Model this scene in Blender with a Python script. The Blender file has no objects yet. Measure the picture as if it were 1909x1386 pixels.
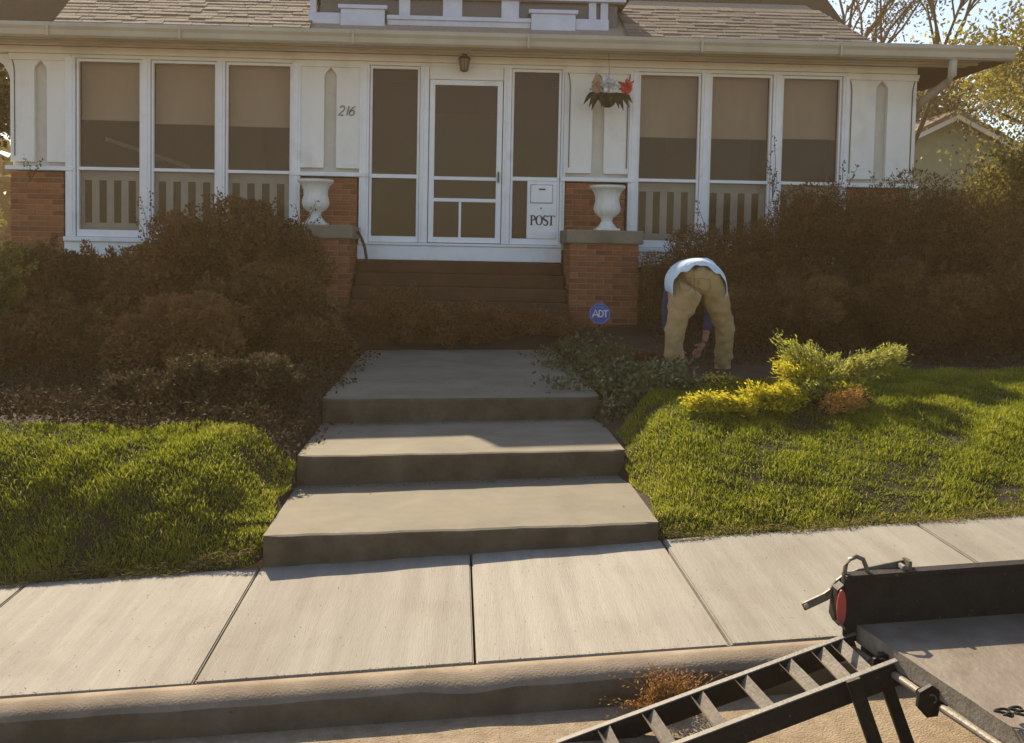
import bpy, math, random
import numpy as np
from mathutils import Vector, Matrix
random.seed(7); rng = np.random.default_rng(11)
S = bpy.context.scene
C = S.collection
# ------------------------------------------------------------------ camera
YAW, PITCH, ROLL = math.radians(1.742), math.radians(2.858), math.radians(1.083)
PX, PY, FPX = 906.4, 556.73, 1850.0
_f = Vector((math.sin(YAW)*math.cos(PITCH), math.cos(YAW)*math.cos(PITCH), -math.sin(PITCH)))
_r0 = Vector((math.cos(YAW), -math.sin(YAW), 0)); _u0 = _r0.cross(_f)
_r = _r0*math.cos(ROLL) + _u0*math.sin(ROLL); _u = -_r0*math.sin(ROLL) + _u0*math.cos(ROLL)
cam = bpy.data.cameras.new('camera'); co = bpy.data.objects.new('camera', cam); C.objects.link(co)
co.matrix_world = Matrix(((_r.x, _u.x, -_f.x, 0), (_r.y, _u.y, -_f.y, 0), (_r.z, _u.z, -_f.z, 0), (0, 0, 0, 1)))
cam.sensor_width = 36; cam.lens = 36*FPX/1909
cam.shift_x = (954.5-PX)/1909; cam.shift_y = -(693-PY)/1909
cam.clip_start = .05; cam.clip_end = 900
S.camera = co
def at(u, v, Y):
    """point of the place seen at photograph pixel u,v at distance Y"""
    d = _f + _r*((u-PX)/FPX) - _u*((v-PY)/FPX)
    return d*(Y/d.y)
# ------------------------------------------------------------------ light
SUN = Vector((.36, -1, -.742)).normalized()
w = bpy.data.worlds.new('World'); S.world = w; w.use_nodes = True
nt = w.node_tree; bg = nt.nodes['Background']
sky = nt.nodes.new('ShaderNodeTexSky'); sky.sky_type = 'NISHITA'; sky.sun_disc = False
sky.sun_elevation = math.asin(-SUN.z); sky.sun_rotation = math.atan2(-SUN.x, -SUN.y)
sky.air_density = 1.0; sky.dust_density = .7; sky.ozone_density = 1.6
nt.links.new(sky.outputs[0], bg.inputs[0]); bg.inputs[1].default_value = .092
sl = bpy.data.lights.new('sun', 'SUN'); sl.energy = 5.0; sl.angle = math.radians(.5); sl.color = (1, .84, .62)
so = bpy.data.objects.new('sun', sl); C.objects.link(so); so.rotation_euler = SUN.to_track_quat('-Z', 'Y').to_euler(); so.location = (-6, 15, 12)
S.view_settings.view_transform = 'Standard'; S.view_settings.look = 'None'
S.view_settings.exposure = 1.1; S.view_settings.gamma = 1; S.view_settings.use_curve_mapping = False
# ------------------------------------------------------------------ helpers
def col(c): return (c[0], c[1], c[2], 1)
def mat(name, c1, c2=None, scale=6, rough=.75, bump=0, bscale=60, stretch=(1, 1, 1), attr=False, rnd=0, metal=0, spec=.3, trans=0, c3=None, detail=6):
    m = bpy.data.materials.new(name); m.use_nodes = True; n = m.node_tree.nodes; l = m.node_tree.links
    b = n['Principled BSDF']; b.inputs['Roughness'].default_value = rough; b.inputs['Metallic'].default_value = metal
    b.inputs['Specular IOR Level'].default_value = spec
    tc = n.new('ShaderNodeTexCoord'); mp = n.new('ShaderNodeMapping'); l.new(tc.outputs['Object'], mp.inputs[0]); mp.inputs['Scale'].default_value = stretch
    out = None
    if attr:
        a = n.new('ShaderNodeAttribute'); a.attribute_name = 'tone'
        r = n.new('ShaderNodeValToRGB'); r.color_ramp.elements[0].color = col(c1); r.color_ramp.elements[1].color = col(c2)
        if c3: e = r.color_ramp.elements.new(.86); e.color = col(c2); r.color_ramp.elements[2].color = col(c3)
        l.new(a.outputs['Fac'], r.inputs[0]); out = r.outputs[0]
    elif c2:
        t = n.new('ShaderNodeTexNoise'); t.inputs['Scale'].default_value = scale; t.inputs['Detail'].default_value = detail; t.inputs['Roughness'].default_value = .65
        l.new(mp.outputs[0], t.inputs[0])
        r = n.new('ShaderNodeValToRGB'); r.color_ramp.elements[0].position = .34; r.color_ramp.elements[1].position = .66
        r.color_ramp.elements[0].color = col(c1); r.color_ramp.elements[1].color = col(c2); l.new(t.outputs[0], r.inputs[0]); out = r.outputs[0]
    if out is None:
        g = n.new('ShaderNodeRGB'); g.outputs[0].default_value = col(c1); out = g.outputs[0]
    if rnd:
        oi = n.new('ShaderNodeObjectInfo'); h = n.new('ShaderNodeHueSaturation'); mr = n.new('ShaderNodeMapRange')
        mr.inputs[3].default_value = 1-rnd; mr.inputs[4].default_value = 1+rnd; l.new(oi.outputs['Random'], mr.inputs[0])
        l.new(mr.outputs[0], h.inputs['Value']); l.new(out, h.inputs['Color']); out = h.outputs[0]
    l.new(out, b.inputs['Base Color'])
    if bump:
        t2 = n.new('ShaderNodeTexNoise'); t2.inputs['Scale'].default_value = bscale; t2.inputs['Detail'].default_value = 5; l.new(mp.outputs[0], t2.inputs[0])
        bp = n.new('ShaderNodeBump'); bp.inputs['Strength'].default_value = bump; bp.inputs['Distance'].default_value = .01
        l.new(t2.outputs[0], bp.inputs['Height']); l.new(bp.outputs[0], b.inputs['Normal'])
    if trans:
        tr = n.new('ShaderNodeBsdfTranslucent'); l.new(out, tr.inputs[0]); mx = n.new('ShaderNodeMixShader'); mx.inputs[0].default_value = trans
        l.new(b.outputs[0], mx.inputs[1]); l.new(tr.outputs[0], mx.inputs[2]); l.new(mx.outputs[0], n['Material Output'].inputs[0])
    return m
def add_stains(m, dark=(.2, .17, .12), scale=1.3, lo=.52, hi=.75, fac=.5, speck=0):
    n = m.node_tree.nodes; l = m.node_tree.links; b = n['Principled BSDF']; src = b.inputs['Base Color'].links[0].from_socket
    tc = n.new('ShaderNodeTexCoord')
    for sc, a, z, fc in ((scale, lo, hi, fac), (speck, .70, .74, .75)):
        if not sc: continue
        t = n.new('ShaderNodeTexNoise'); t.inputs['Scale'].default_value = sc; t.inputs['Detail'].default_value = 8; l.new(tc.outputs['Object'], t.inputs[0])
        r = n.new('ShaderNodeMapRange'); r.inputs[1].default_value = a; r.inputs[2].default_value = z; r.inputs[3].default_value = 0; r.inputs[4].default_value = fc; l.new(t.outputs[0], r.inputs[0])
        mx = n.new('ShaderNodeMixRGB'); mx.inputs[2].default_value = col(dark); l.new(r.outputs[0], mx.inputs[0]); l.new(src, mx.inputs[1]); src = mx.outputs[0]
    l.new(src, b.inputs['Base Color'])
M = {}
M['white'] = mat('white_paint', (.82, .77, .68), (.88, .84, .76), 3, .6, .15, 30, (1, 1, .25)); add_stains(M['white'], (.33, .27, .18), 2.2, .55, .8, .35)
M['trim'] = mat('trim_paint', (.84, .82, .79), (.90, .88, .85), 5, .55, .1, 40); add_stains(M['trim'], (.35, .30, .23), 4, .58, .8, .35)
M['gutter'] = mat('gutter_enamel', (.44, .37, .26), (.52, .45, .32), 2, .45, .05, 10); add_stains(M['gutter'], (.33, .26, .16), 1.5, .5, .8, .3)
M['groove'] = mat('joint_shadow_gap', (.16, .13, .09), None, rough=.9)
M['recess'] = mat('recess_paint', (.58, .53, .44), (.66, .61, .51), 5, .7)
M['brick'] = mat('red_brick', (.24, .078, .028), (.35, .125, .048), 9, .9, .5, 80, rnd=.28)
M['mortar'] = mat('mortar', (.40, .31, .22), (.30, .22, .15), 30, .95, .4, 90)
M['stone'] = mat('cap_stone', (.22, .18, .12), (.30, .25, .17), 6, .9, .5, 60); add_stains(M['stone'], (.08, .06, .035), 3, .5, .7, .6)
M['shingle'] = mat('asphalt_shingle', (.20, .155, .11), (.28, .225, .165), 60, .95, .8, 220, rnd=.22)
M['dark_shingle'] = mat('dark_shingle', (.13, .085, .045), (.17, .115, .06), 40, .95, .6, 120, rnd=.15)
M['concrete'] = mat('walk_concrete', (.16, .142, .10), (.22, .197, .142), 2.2, .9, .35, 160, rnd=.03); add_stains(M['concrete'], (.17, .13, .08), 2.5, .50, .75, .45, speck=26)
M['riser'] = mat('shaded_concrete_face', (.085, .062, .036), (.145, .11, .07), 5, .95, .5, 90); add_stains(M['riser'], (.05, .035, .02), 3, .5, .7, .5, speck=30)  # shade of upright step and curb faces put into the colour, plus blotchy stains
M['broom'] = mat('broom_concrete', (.24, .22, .18), (.305, .285, .235), 1.6, .9, .45, 34, (7, .35, 1), rnd=.10); add_stains(M['broom'], (.17, .14, .10), 2.0, .5, .78, .45, speck=34)
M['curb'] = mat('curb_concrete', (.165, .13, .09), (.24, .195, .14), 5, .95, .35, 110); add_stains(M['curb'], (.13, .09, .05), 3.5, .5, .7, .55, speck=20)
M['street'] = mat('street_concrete', (.21, .16, .10), (.31, .245, .165), 14, .95, .8, 130); add_stains(M['street'], (.14, .09, .05), 1.7, .52, .7, .55, speck=45)
M['soil'] = mat('soil', (.03, .02, .01), (.055, .037, .018), 7, 1, 1, 45)
M['turf'] = mat('turf_base', (.10, .11, .03), (.17, .15, .05), 8, 1, 1, 60)
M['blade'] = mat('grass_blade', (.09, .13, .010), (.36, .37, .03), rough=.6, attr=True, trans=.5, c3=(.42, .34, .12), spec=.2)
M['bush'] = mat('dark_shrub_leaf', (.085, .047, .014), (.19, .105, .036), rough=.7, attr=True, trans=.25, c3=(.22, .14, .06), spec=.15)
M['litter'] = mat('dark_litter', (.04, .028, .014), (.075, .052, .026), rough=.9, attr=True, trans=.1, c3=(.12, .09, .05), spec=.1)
M['redbush'] = mat('reddish_shrub_leaf', (.17, .08, .028), (.25, .125, .045), rough=.7, attr=True, trans=.25, c3=(.24, .14, .06), spec=.15)
M['yew'] = mat('yew_needle', (.085, .045, .013), (.20, .11, .036), rough=.7, attr=True, trans=.2, c3=(.22, .14, .055), spec=.15)
M['ivy'] = mat('ivy_leaf', (.06, .075, .022), (.13, .14, .05), rough=.5, attr=True, trans=.25, c3=(.28, .28, .16), spec=.3)
M['gold'] = mat('golden_leaf', (.11, .10, .025), (.27, .23, .055), rough=.6, attr=True, trans=.5, c3=(.45, .36, .11), spec=.2)
M['yellow'] = mat('yellow_juniper', (.34, .32, .02), (.62, .54, .04), rough=.6, attr=True, trans=.5, c3=(.72, .50, .06), spec=.2)
M['greyjun'] = mat('grey_green_juniper', (.22, .23, .03), (.44, .43, .08), rough=.6, attr=True, trans=.45, c3=(.52, .46, .24), spec=.2)
M['rust'] = mat('dead_needle', (.36, .17, .04), (.60, .32, .08), rough=.8, attr=True, trans=.25, c3=(.60, .36, .12), spec=.1)
M['weed'] = mat('dry_weed', (.26, .13, .04), (.48, .27, .09), rough=.8, attr=True, trans=.25, c3=(.55, .40, .18), spec=.1)
M['bark'] = mat('bark', (.045, .032, .018), (.09, .065, .04), 12, .95, .8, 40, (1, 1, .2))
M['steel'] = mat('black_painted_steel', (.008, .006, .004), (.02, .015, .009), 12, .6, .3, 60, spec=.25)
add_stains(M['steel'], (.16, .10, .05), 4, .62, .9, .12, speck=70)
M['worn'] = mat('worn_steel', (.095, .088, .075), (.15, .14, .12), 18, .6, .3, 90, metal=.1, spec=.3)
M['rung'] = mat('galvanised_rung', (.16, .14, .11), (.24, .21, .17), 22, .55, .25, 90, metal=.2)
M['deck'] = mat('bare_steel_deck', (.15, .12, .085), (.24, .20, .15), 3.5, .5, .3, 50, (1, .5, 1), metal=.15, spec=.5); add_stains(M['deck'], (.10, .06, .03), 5, .5, .7, .6, speck=30)
M['red'] = mat('red_lens', (.38, .05, .03), None, rough=.4, spec=.6)
M['urn'] = mat('cast_urn', (.72, .69, .60), (.82, .79, .71), 12, .7, .4, 60); add_stains(M['urn'], (.4, .33, .22), 6, .55, .75, .4)
M['ink'] = mat('dark_lettering', (.05, .045, .035), None, rough=.6)
M['number'] = mat('number_metal', (.27, .22, .15), None, rough=.5)
M['blue'] = mat('blue_sign', (.05, .08, .30), (.07, .11, .36), 9, .45)
M['signwhite'] = mat('sign_white', (.8, .8, .8), None, rough=.5)
M['blind'] = mat('roller_blind', (.54, .38, .22), (.64, .47, .29), 2, .9, .1, 40, (1, 1, .3))
M['bal'] = mat('baluster_paint', (.50, .44, .35), (.60, .53, .43), 5, .7)
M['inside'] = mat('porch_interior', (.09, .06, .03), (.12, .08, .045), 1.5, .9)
M['pants'] = mat('khaki_cotton', (.30, .20, .085), (.40, .275, .13), 7, .9, .6, 35)
M['shirt'] = mat('pale_blue_shirt', (.50, .60, .68), (.66, .74, .78), 9, .85, .7, 30)
M['sleeve'] = mat('navy_cloth', (.03, .035, .08), (.045, .05, .11), 9, .9, .4, 30)
M['skin'] = mat('skin', (.34, .16, .10), None, rough=.6)
M['shoe'] = mat('brown_shoe', (.07, .045, .02), None, rough=.7)
M['hair'] = mat('dark_hair', (.05, .03, .02), None, rough=.8)
M['green_wall'] = mat('pale_green_siding', (.26, .29, .19), (.31, .34, .23), 3, .8)
M['nroof'] = mat('grey_roof', (.16, .13, .10), (.22, .18, .14), 20, .9)
M['lampmetal'] = mat('lantern_metal', (.08, .05, .04), None, rough=.5, metal=.4)
M['lampglass'] = mat('lantern_glass', (.25, .17, .15), None, rough=.2)
M['petalw'] = mat('white_petal', (.75, .72, .70), None, rough=.7)
M['petalr'] = mat('red_petal', (.65, .08, .06), None, rough=.7)
M['petalp'] = mat('dusty_petal', (.42, .24, .15), None, rough=.7)
M['hose'] = mat('rubber_hose', (.06, .05, .03), None, rough=.6)
# window screen mesh / glass
def screen_mat(name, c, fac, gl):
    m = bpy.data.materials.new(name); m.use_nodes = True; n = m.node_tree.nodes; l = m.node_tree.links
    n.remove(n['Principled BSDF'])
    t = n.new('ShaderNodeBsdfTransparent'); d = n.new('ShaderNodeBsdfDiffuse'); d.inputs[0].default_value = col(c)
    g = n.new('ShaderNodeBsdfGlossy'); g.inputs['Roughness'].default_value = .12; g.inputs[0].default_value = (.8, .8, .8, 1)
    a = n.new('ShaderNodeMixShader'); a.inputs[0].default_value = fac; b = n.new('ShaderNodeMixShader'); b.inputs[0].default_value = gl
    l.new(t.outputs[0], a.inputs[1]); l.new(d.outputs[0], a.inputs[2]); l.new(a.outputs[0], b.inputs[1]); l.new(g.outputs[0], b.inputs[2]); l.new(b.outputs[0], n['Material Output'].inputs[0])
    return m
M['screen'] = screen_mat('insect_screen', (.17, .09, .03), .36, .02)
M['doorscreen'] = screen_mat('door_screen', (.15, .08, .025), .5, .02)

class MB:
    def __init__(s): s.v = []; s.f = []
    def add(s, v, f):
        o = len(s.v); s.v += [tuple(p) for p in v]; s.f += [tuple(i+o for i in q) for q in f]; return s
    def box(s, x0, x1, y0, y1, z0, z1):
        return s.add([(x0, y0, z0), (x1, y0, z0), (x1, y1, z0), (x0, y1, z0), (x0, y0, z1), (x1, y0, z1), (x1, y1, z1), (x0, y1, z1)],
                     [(0, 3, 2, 1), (4, 5, 6, 7), (0, 1, 5, 4), (1, 2, 6, 5), (2, 3, 7, 6), (3, 0, 4, 7)])
    def prism(s, pts, a, b, ax='y'):
        """polygon pts (2-D) extruded a..b along an axis"""
        n = len(pts)
        def P(p, t): return (p[0], t, p[1]) if ax == 'y' else ((t, p[0], p[1]) if ax == 'x' else (p[0], p[1], t))
        v = [P(p, a) for p in pts]+[P(p, b) for p in pts]
        f = [tuple(range(n)), tuple(range(2*n-1, n-1, -1))]+[(i, n+i, n+(i+1) % n, (i+1) % n) for i in range(n)]
        return s.add(v, f)
    def tube(s, pts, r, n=8, cap=True):
        pts = [Vector(p) for p in pts]; rr = r if hasattr(r, '__len__') else [r]*len(pts); v = []; f = []
        for i, p in enumerate(pts):
            t = (pts[min(i+1, len(pts)-1)]-pts[max(i-1, 0)]).normalized()
            a = t.cross(Vector((0, 0, 1)) if abs(t.z) < .9 else Vector((1, 0, 0))).normalized(); b = t.cross(a)
            for k in range(n): w_ = 2*math.pi*k/n; v.append(p+a*math.cos(w_)*rr[i]+b*math.sin(w_)*rr[i])
        for i in range(len(pts)-1):
            for k in range(n): f.append((i*n+k, i*n+(k+1) % n, (i+1)*n+(k+1) % n, (i+1)*n+k))
        if cap: f.append(tuple(range(n-1, -1, -1))); f.append(tuple(range((len(pts)-1)*n, len(pts)*n)))
        return s.add(v, f)
    def bar(s, a, b, w_, h, up=(0, 0, 1)):
        a = Vector(a); b = Vector(b); t = (b-a).normalized(); x = t.cross(Vector(up)).normalized()*w_/2; z = x.cross(t).normalized()*h/2
        return s.add([a-x-z, a+x-z, a+x+z, a-x+z, b-x-z, b+x-z, b+x+z, b-x+z], [(0, 1, 2, 3), (7, 6, 5, 4), (0, 4, 5, 1), (1, 5, 6, 2), (2, 6, 7, 3), (3, 7, 4, 0)])
    def lathe(s, c, prof, n=28, flute=0, fr=(0, 0)):
        v = []; f = []
        for i, (r, z) in enumerate(prof):
            for k in range(n):
                a = 2*math.pi*k/n; q = r
                if flute and fr[0] < z < fr[1]: q = r*(1+flute*math.cos(a*n/4))
                v.append((c[0]+q*math.cos(a), c[1]+q*math.sin(a), c[2]+z))
        for i in range(len(prof)-1):
            for k in range(n): f.append((i*n+k, i*n+(k+1) % n, (i+1)*n+(k+1) % n, (i+1)*n+k))
        f.append(tuple(range(n-1, -1, -1))); f.append(tuple(range((len(prof)-1)*n, len(prof)*n)))
        return s.add(v, f)
    def build(s, name, m, parent=None, bevel=0, smooth=False, seg=1):
        me = bpy.data.meshes.new(name); me.from_pydata(s.v, [], s.f); me.update()
        import bmesh
        bm = bmesh.new(); bm.from_mesh(me); bmesh.ops.recalc_face_normals(bm, faces=bm.faces)
        if bevel: bmesh.ops.bevel(bm, geom=bm.edges[:], offset=bevel, segments=seg, affect='EDGES', clamp_overlap=True)
        bm.to_mesh(me); bm.free()
        if smooth: me.polygons.foreach_set('use_smooth', [True]*len(me.polygons))
        me.materials.append(m)
        return link(name, me, parent)
def link(name, me, parent=None, loc=None):
    o = bpy.data.objects.new(name, me); C.objects.link(o)
    if parent: o.parent = parent
    if loc is not None: o.location = loc
    return o
def empty(name, loc=(0, 0, 0)):
    o = bpy.data.objects.new(name, None); C.objects.link(o); o.location = loc; o.empty_display_size = .2
    return o
def thing(name, label, cat, group=None, loc=(0, 0, 0)):
    o = empty(name, loc); return tag(o, label, cat, group)
def tag(o, label=None, cat=None, group=None, kind=None):
    if label: o['label'] = label
    if cat: o['category'] = cat
    if group: o['group'] = group
    if kind: o['kind'] = kind
    return o
# leaves: many small folded leaf faces in one mesh with a per-leaf tone
def leaf_mesh(name, P, N, L, W, m, parent=None, tone=None, up=None, kind=None, tri=False):
    n = len(P); P = np.asarray(P, float)
    if up is None: up = rng.normal(size=(n, 3)); up[:, 2] += .4
    A = up/np.linalg.norm(up, axis=1)[:, None]
    B = np.cross(A, N+1e-6); B /= np.linalg.norm(B, axis=1)[:, None]+1e-9
    Nn = np.cross(A, B)
    L = np.broadcast_to(L, n)[:, None]; W = np.broadcast_to(W, n)[:, None]
    if tri:
        bend = Nn*L*rng.uniform(.05, .35, (n, 1))
        v = np.stack([P-B*W/2, P+B*W/2, P+A*L*.55+B*W*.38+bend*.3, P+A*L*.55-B*W*.38+bend*.3, P+A*L+bend], 1).reshape(-1, 3)
        k = 5; loops = np.array([0, 1, 2, 3, 3, 2, 4]); tot = [4, 3]
    else:
        v = np.stack([P, P+A*L*.45+B*W*.5+Nn*W*.15, P+A*L, P+A*L*.45-B*W*.5+Nn*W*.15], 1).reshape(-1, 3)
        k = 4; loops = np.array([0, 1, 2, 0, 2, 3]); tot = [3, 3]
    idx = (np.arange(n)[:, None]*k+loops[None, :]).ravel()
    me = bpy.data.meshes.new(name); me.vertices.add(n*k); me.vertices.foreach_set('co', v.ravel())
    me.loops.add(len(idx)); me.loops.foreach_set('vertex_index', idx.astype(np.int32))
    tots = np.tile(tot, n); st = np.concatenate([[0], np.cumsum(tots)[:-1]])
    me.polygons.add(len(tots)); me.polygons.foreach_set('loop_start', st.astype(np.int32)); me.polygons.foreach_set('loop_total', tots.astype(np.int32))
    me.update(calc_edges=True)
    if tone is None: tone = rng.random(n)
    a = me.attributes.new('tone', 'FLOAT', 'POINT'); a.data.foreach_set('value', np.repeat(np.clip(tone, 0, 1), k).astype(np.float32))
    me.materials.append(m)
    o = link(name, me, parent)
    if kind: o['kind'] = kind
    return o
def fold(*a): return np.stack(a, -1)
def sm(a, b, x): t = np.clip((x-a)/(b-a), 0, 1); return t*t*(3-2*t)
# ------------------------------------------------------------------ ground heights
G = .0794
WX0, WX1 = -.985, 1.09
def tread(x, y):
    return np.where(y < 6.23, -1.471+.045*(x-.05), np.where(y < 7.4, -1.295+.0327*(x-.05), -1.115+.0224*(x-.05)))
_k = np.random.default_rng(5); _w = [(2*math.pi/l*math.cos(a), 2*math.pi/l*math.sin(a), p) for l, a, p in zip(_k.uniform(.17, .75, 16), _k.uniform(0, 6.3, 16), _k.uniform(0, 6.3, 16))]
def rel(x, y): return sum(np.sin(a*x+b*y+c) for a, b, c in _w)/5.6
def bankz(x, y): return np.interp(y, [5.13, 5.3, 6.0, 6.35, 7.2, 7.5, 9], [-1.60, -1.475, -1.44, -1.31, -1.26, -1.13, -1.12])+.03*(x-.05)+np.where(y < 5.4, .03*(x-.05), 0)
def walkz(x, y): return -1.607+G*np.clip(x, -14, 14)+.02*(y-5.13)
def gz(x, y):
    x = np.asarray(x, float); y = np.asarray(y, float)
    e = walkz(x, 5.13)-.035
    q = sm(-1.5, 2.5, x); top = -1.18+.22*q+.015*np.clip(y-7.5, 0, 6)+.05*sm(2.5, 8, x)-.12*sm(-3, -7, x)
    ww = 1.15+1.3*q; s = np.clip((y-5.15)/ww, 0, 1)
    z = e+(top-e)*(1-(1-s)**1.9)
    z = z+(.015*np.sin(x*3.1+1)*np.sin(y*2.7)+.006*np.sin(x*7.3+y*4.1)+.004*np.sin(x*13-y*11))*sm(5.2, 5.8, y)
    z = z+.007*rel(x, y)*sm(5.16, 5.5, y)*(1-sm(9, 10, y))
    dx = np.maximum(WX0-x, x-WX1); t = tread(x, y)
    b_ = bankz(x, y)-.012
    z = np.where(y < 11, np.where(dx < 0, tread(x, y-.2)-.09, b_+(z-b_)*sm(0, .38, dx)), z)
    return z
# terrain
xs = np.unique(np.round(np.concatenate([np.linspace(-260, -8, 20), np.arange(-8, 9, .085), np.linspace(9, 260, 20)]), 3))
ys = np.unique(np.round(np.concatenate([np.arange(5.14, 9.2, .085), np.arange(9.2, 14, .3), np.linspace(14, 420, 24)]), 3))
X, Y = np.meshgrid(xs, ys, indexing='ij'); Z = gz(X, Y)
v = np.stack([X, Y, Z], -1).reshape(-1, 3); ny = len(ys)
I = (np.arange(len(xs)-1)[:, None]*ny+np.arange(ny-1)[None]).ravel()
me = bpy.data.meshes.new('ground'); me.from_pydata(v.tolist(), [], np.stack([I, I+ny, I+ny+1, I+1], 1).tolist()); me.materials.append(M['soil'])
me.polygons.foreach_set('use_smooth', [True]*len(me.polygons))
tag(link('ground', me), kind='structure')
# street
def streetz(x, y): return -1.765+G*np.clip(x, -14, 14)+.012*(3.6-y)
sx = np.concatenate([np.linspace(-200, -14, 8), np.arange(-13, 14, .5), np.linspace(14, 200, 8)]); sy = np.linspace(-40, 3.8, 30)
X, Y = np.meshgrid(sx, sy, indexing='ij'); v = np.stack([X, Y, streetz(X, Y)], -1).reshape(-1, 3); ny = len(sy)
I = (np.arange(len(sx)-1)[:, None]*ny+np.arange(ny-1)[None]).ravel()
me = bpy.data.meshes.new('street'); me.from_pydata(v.tolist(), [], np.stack([I, I+ny, I+ny+1, I+1], 1).tolist()); me.materials.append(M['street'])
tag(link('street', me), kind='structure')
# curb: swept rounded profile with wobble
prof = [(3.812, -.10), (3.812, -.004), (3.76, 0), (3.715, -.006), (3.69, -.018), (3.670, -.037), (3.658, -.06), (3.652, -.09), (3.64, -.2)]
cx = np.unique(np.concatenate([np.linspace(-60, -6, 12), np.arange(-6, 6.5, .05), np.linspace(6.5, 60, 12)]))
vv = []; ff = []
for i, x in enumerate(cx):
    for j, (py, pz) in enumerate(prof):
        k = .5+.5*math.sin(j)
        wob = .002*math.sin(x*5.1+j*.5)+.0015*math.sin(x*17+j*2)
        chip = -.014*max(0, math.sin(x*2.3+1.4)-.93)/.07 if 2 <= j <= 5 else 0
        vv.append((x, py+(wob if 1 < j < 8 else 0), float(walkz(x, 3.82))+pz+(wob*.6+chip if 1 < j < 8 else 0)))
n_ = len(prof)
for i in range(len(cx)-1):
    for j in range(n_-1): ff.append((i*n_+j, i*n_+j+1, (i+1)*n_+j+1, (i+1)*n_+j))
cb = MB(); cb.v = vv; cb.f = ff
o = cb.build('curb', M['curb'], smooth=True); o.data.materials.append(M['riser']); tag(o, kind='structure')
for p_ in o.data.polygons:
    if p_.index % (n_-1) >= 5: p_.material_index = 1  # lower curb face takes the concrete with shade in its colour
# sidewalk: earth bed with separate slabs
bed = MB(); bed.add([(-60, 3.815, float(walkz(-14, 3.8))-.06), (-14, 3.815, float(walkz(-14, 3.8))-.05), (14, 3.815, float(walkz(14, 3.8))-.05), (60, 3.815, float(walkz(14, 3.8))-.05),
                     (60, 5.2, float(walkz(14, 5.2))-.05), (14, 5.2, float(walkz(14, 5.2))-.05), (-14, 5.2, float(walkz(-14, 5.2))-.05), (-60, 5.2, float(walkz(-14, 5.2))-.05)],
                    [(0, 1, 6, 7), (1, 2, 5, 6), (2, 3, 4, 5)])
sw = tag(bed.build('sidewalk', M['soil']), kind='structure')
jx = [-13, -8.2, -7, -5.8, -4.6, -3.4, -2.2, -1.0, .1, 1.11, 2.46, 3.65, 4.85, 6.05, 7.25, 13]
for a, b in zip(jx[:-1], jx[1:]):
    m = MB(); nx = 10; top = []; g = .0055
    tilt = random.uniform(-.004, .004)
    x0, x1, y0, y1 = a+g, b-g, 3.826, 5.155
    def zz(x, y): return float(walkz(x, y))+tilt*(x-a)
    m.add([(x0, y0, zz(x0, y0)-.07), (x1, y0, zz(x1, y0)-.07), (x1, y1, zz(x1, y1)-.07), (x0, y1, zz(x0, y1)-.07), (x0, y0, zz(x0, y0)), (x1, y0, zz(x1, y0)), (x1, y1, zz(x1, y1)), (x0, y1, zz(x0, y1))],
          [(0, 3, 2, 1), (4, 5, 6, 7), (0, 1, 5, 4), (1, 2, 6, 5), (2, 3, 7, 6), (3, 0, 4, 7)])
    m.build('slab', M['broom'], sw, bevel=.006, seg=2)
# garden steps
gs = empty('front_walk_steps', (0, 5.13, -1.6)); tag(gs, kind='structure')
def step(y0, y1, hgt, edge=.02):
    m = MB(); v = []; f = []; n = 26
    rows = [(y0+.004, -hgt), (y0, -.022), (y0+.006, -.007), (y0+.022, 0), ((y0+y1)/2, 0), (y1, 0), (y1+.04, 0)]
    for i in range(n+1):
        x = WX0+(WX1-WX0)*i/n
        wy = .006*math.sin(i*.9+y0)+.004*math.sin(i*2.3)
        ex = .02 if i in (0, n) else 0
        for j, (yy, dz) in enumerate(rows):
            v.append((x, yy+(wy if j < 4 else 0)+(ex if j < 3 else 0)-5.13, float(tread(x, min(max(yy, y0+.02), y1-.02)))+dz+1.6))
    k = len(rows)
    for i in range(n):
        for j in range(k-1): f.append((i*k+j, i*k+j+1, (i+1)*k+j+1, (i+1)*k+j))
    m.add(v, f)
    for i, s in ((0, 1), (n, -1)):   # side skirts
        b = [v[i*k+j] for j in range(k)]; m.add(b+[(p[0], p[1], p[2]-hgt) for p in b[1:]], [(0, 1, k)]+[(j, j+1, k+j, k+j-1) for j in range(1, k-1)])
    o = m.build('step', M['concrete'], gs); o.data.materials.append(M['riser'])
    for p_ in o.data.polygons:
        if abs(p_.normal.z) < .5: p_.material_index = 1  # upright faces get the darker concrete, painted as if in shade
    return o
step(5.13, 6.24, .26); step(6.225, 7.41, .22); step(7.395, 11.0, .20)
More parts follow.
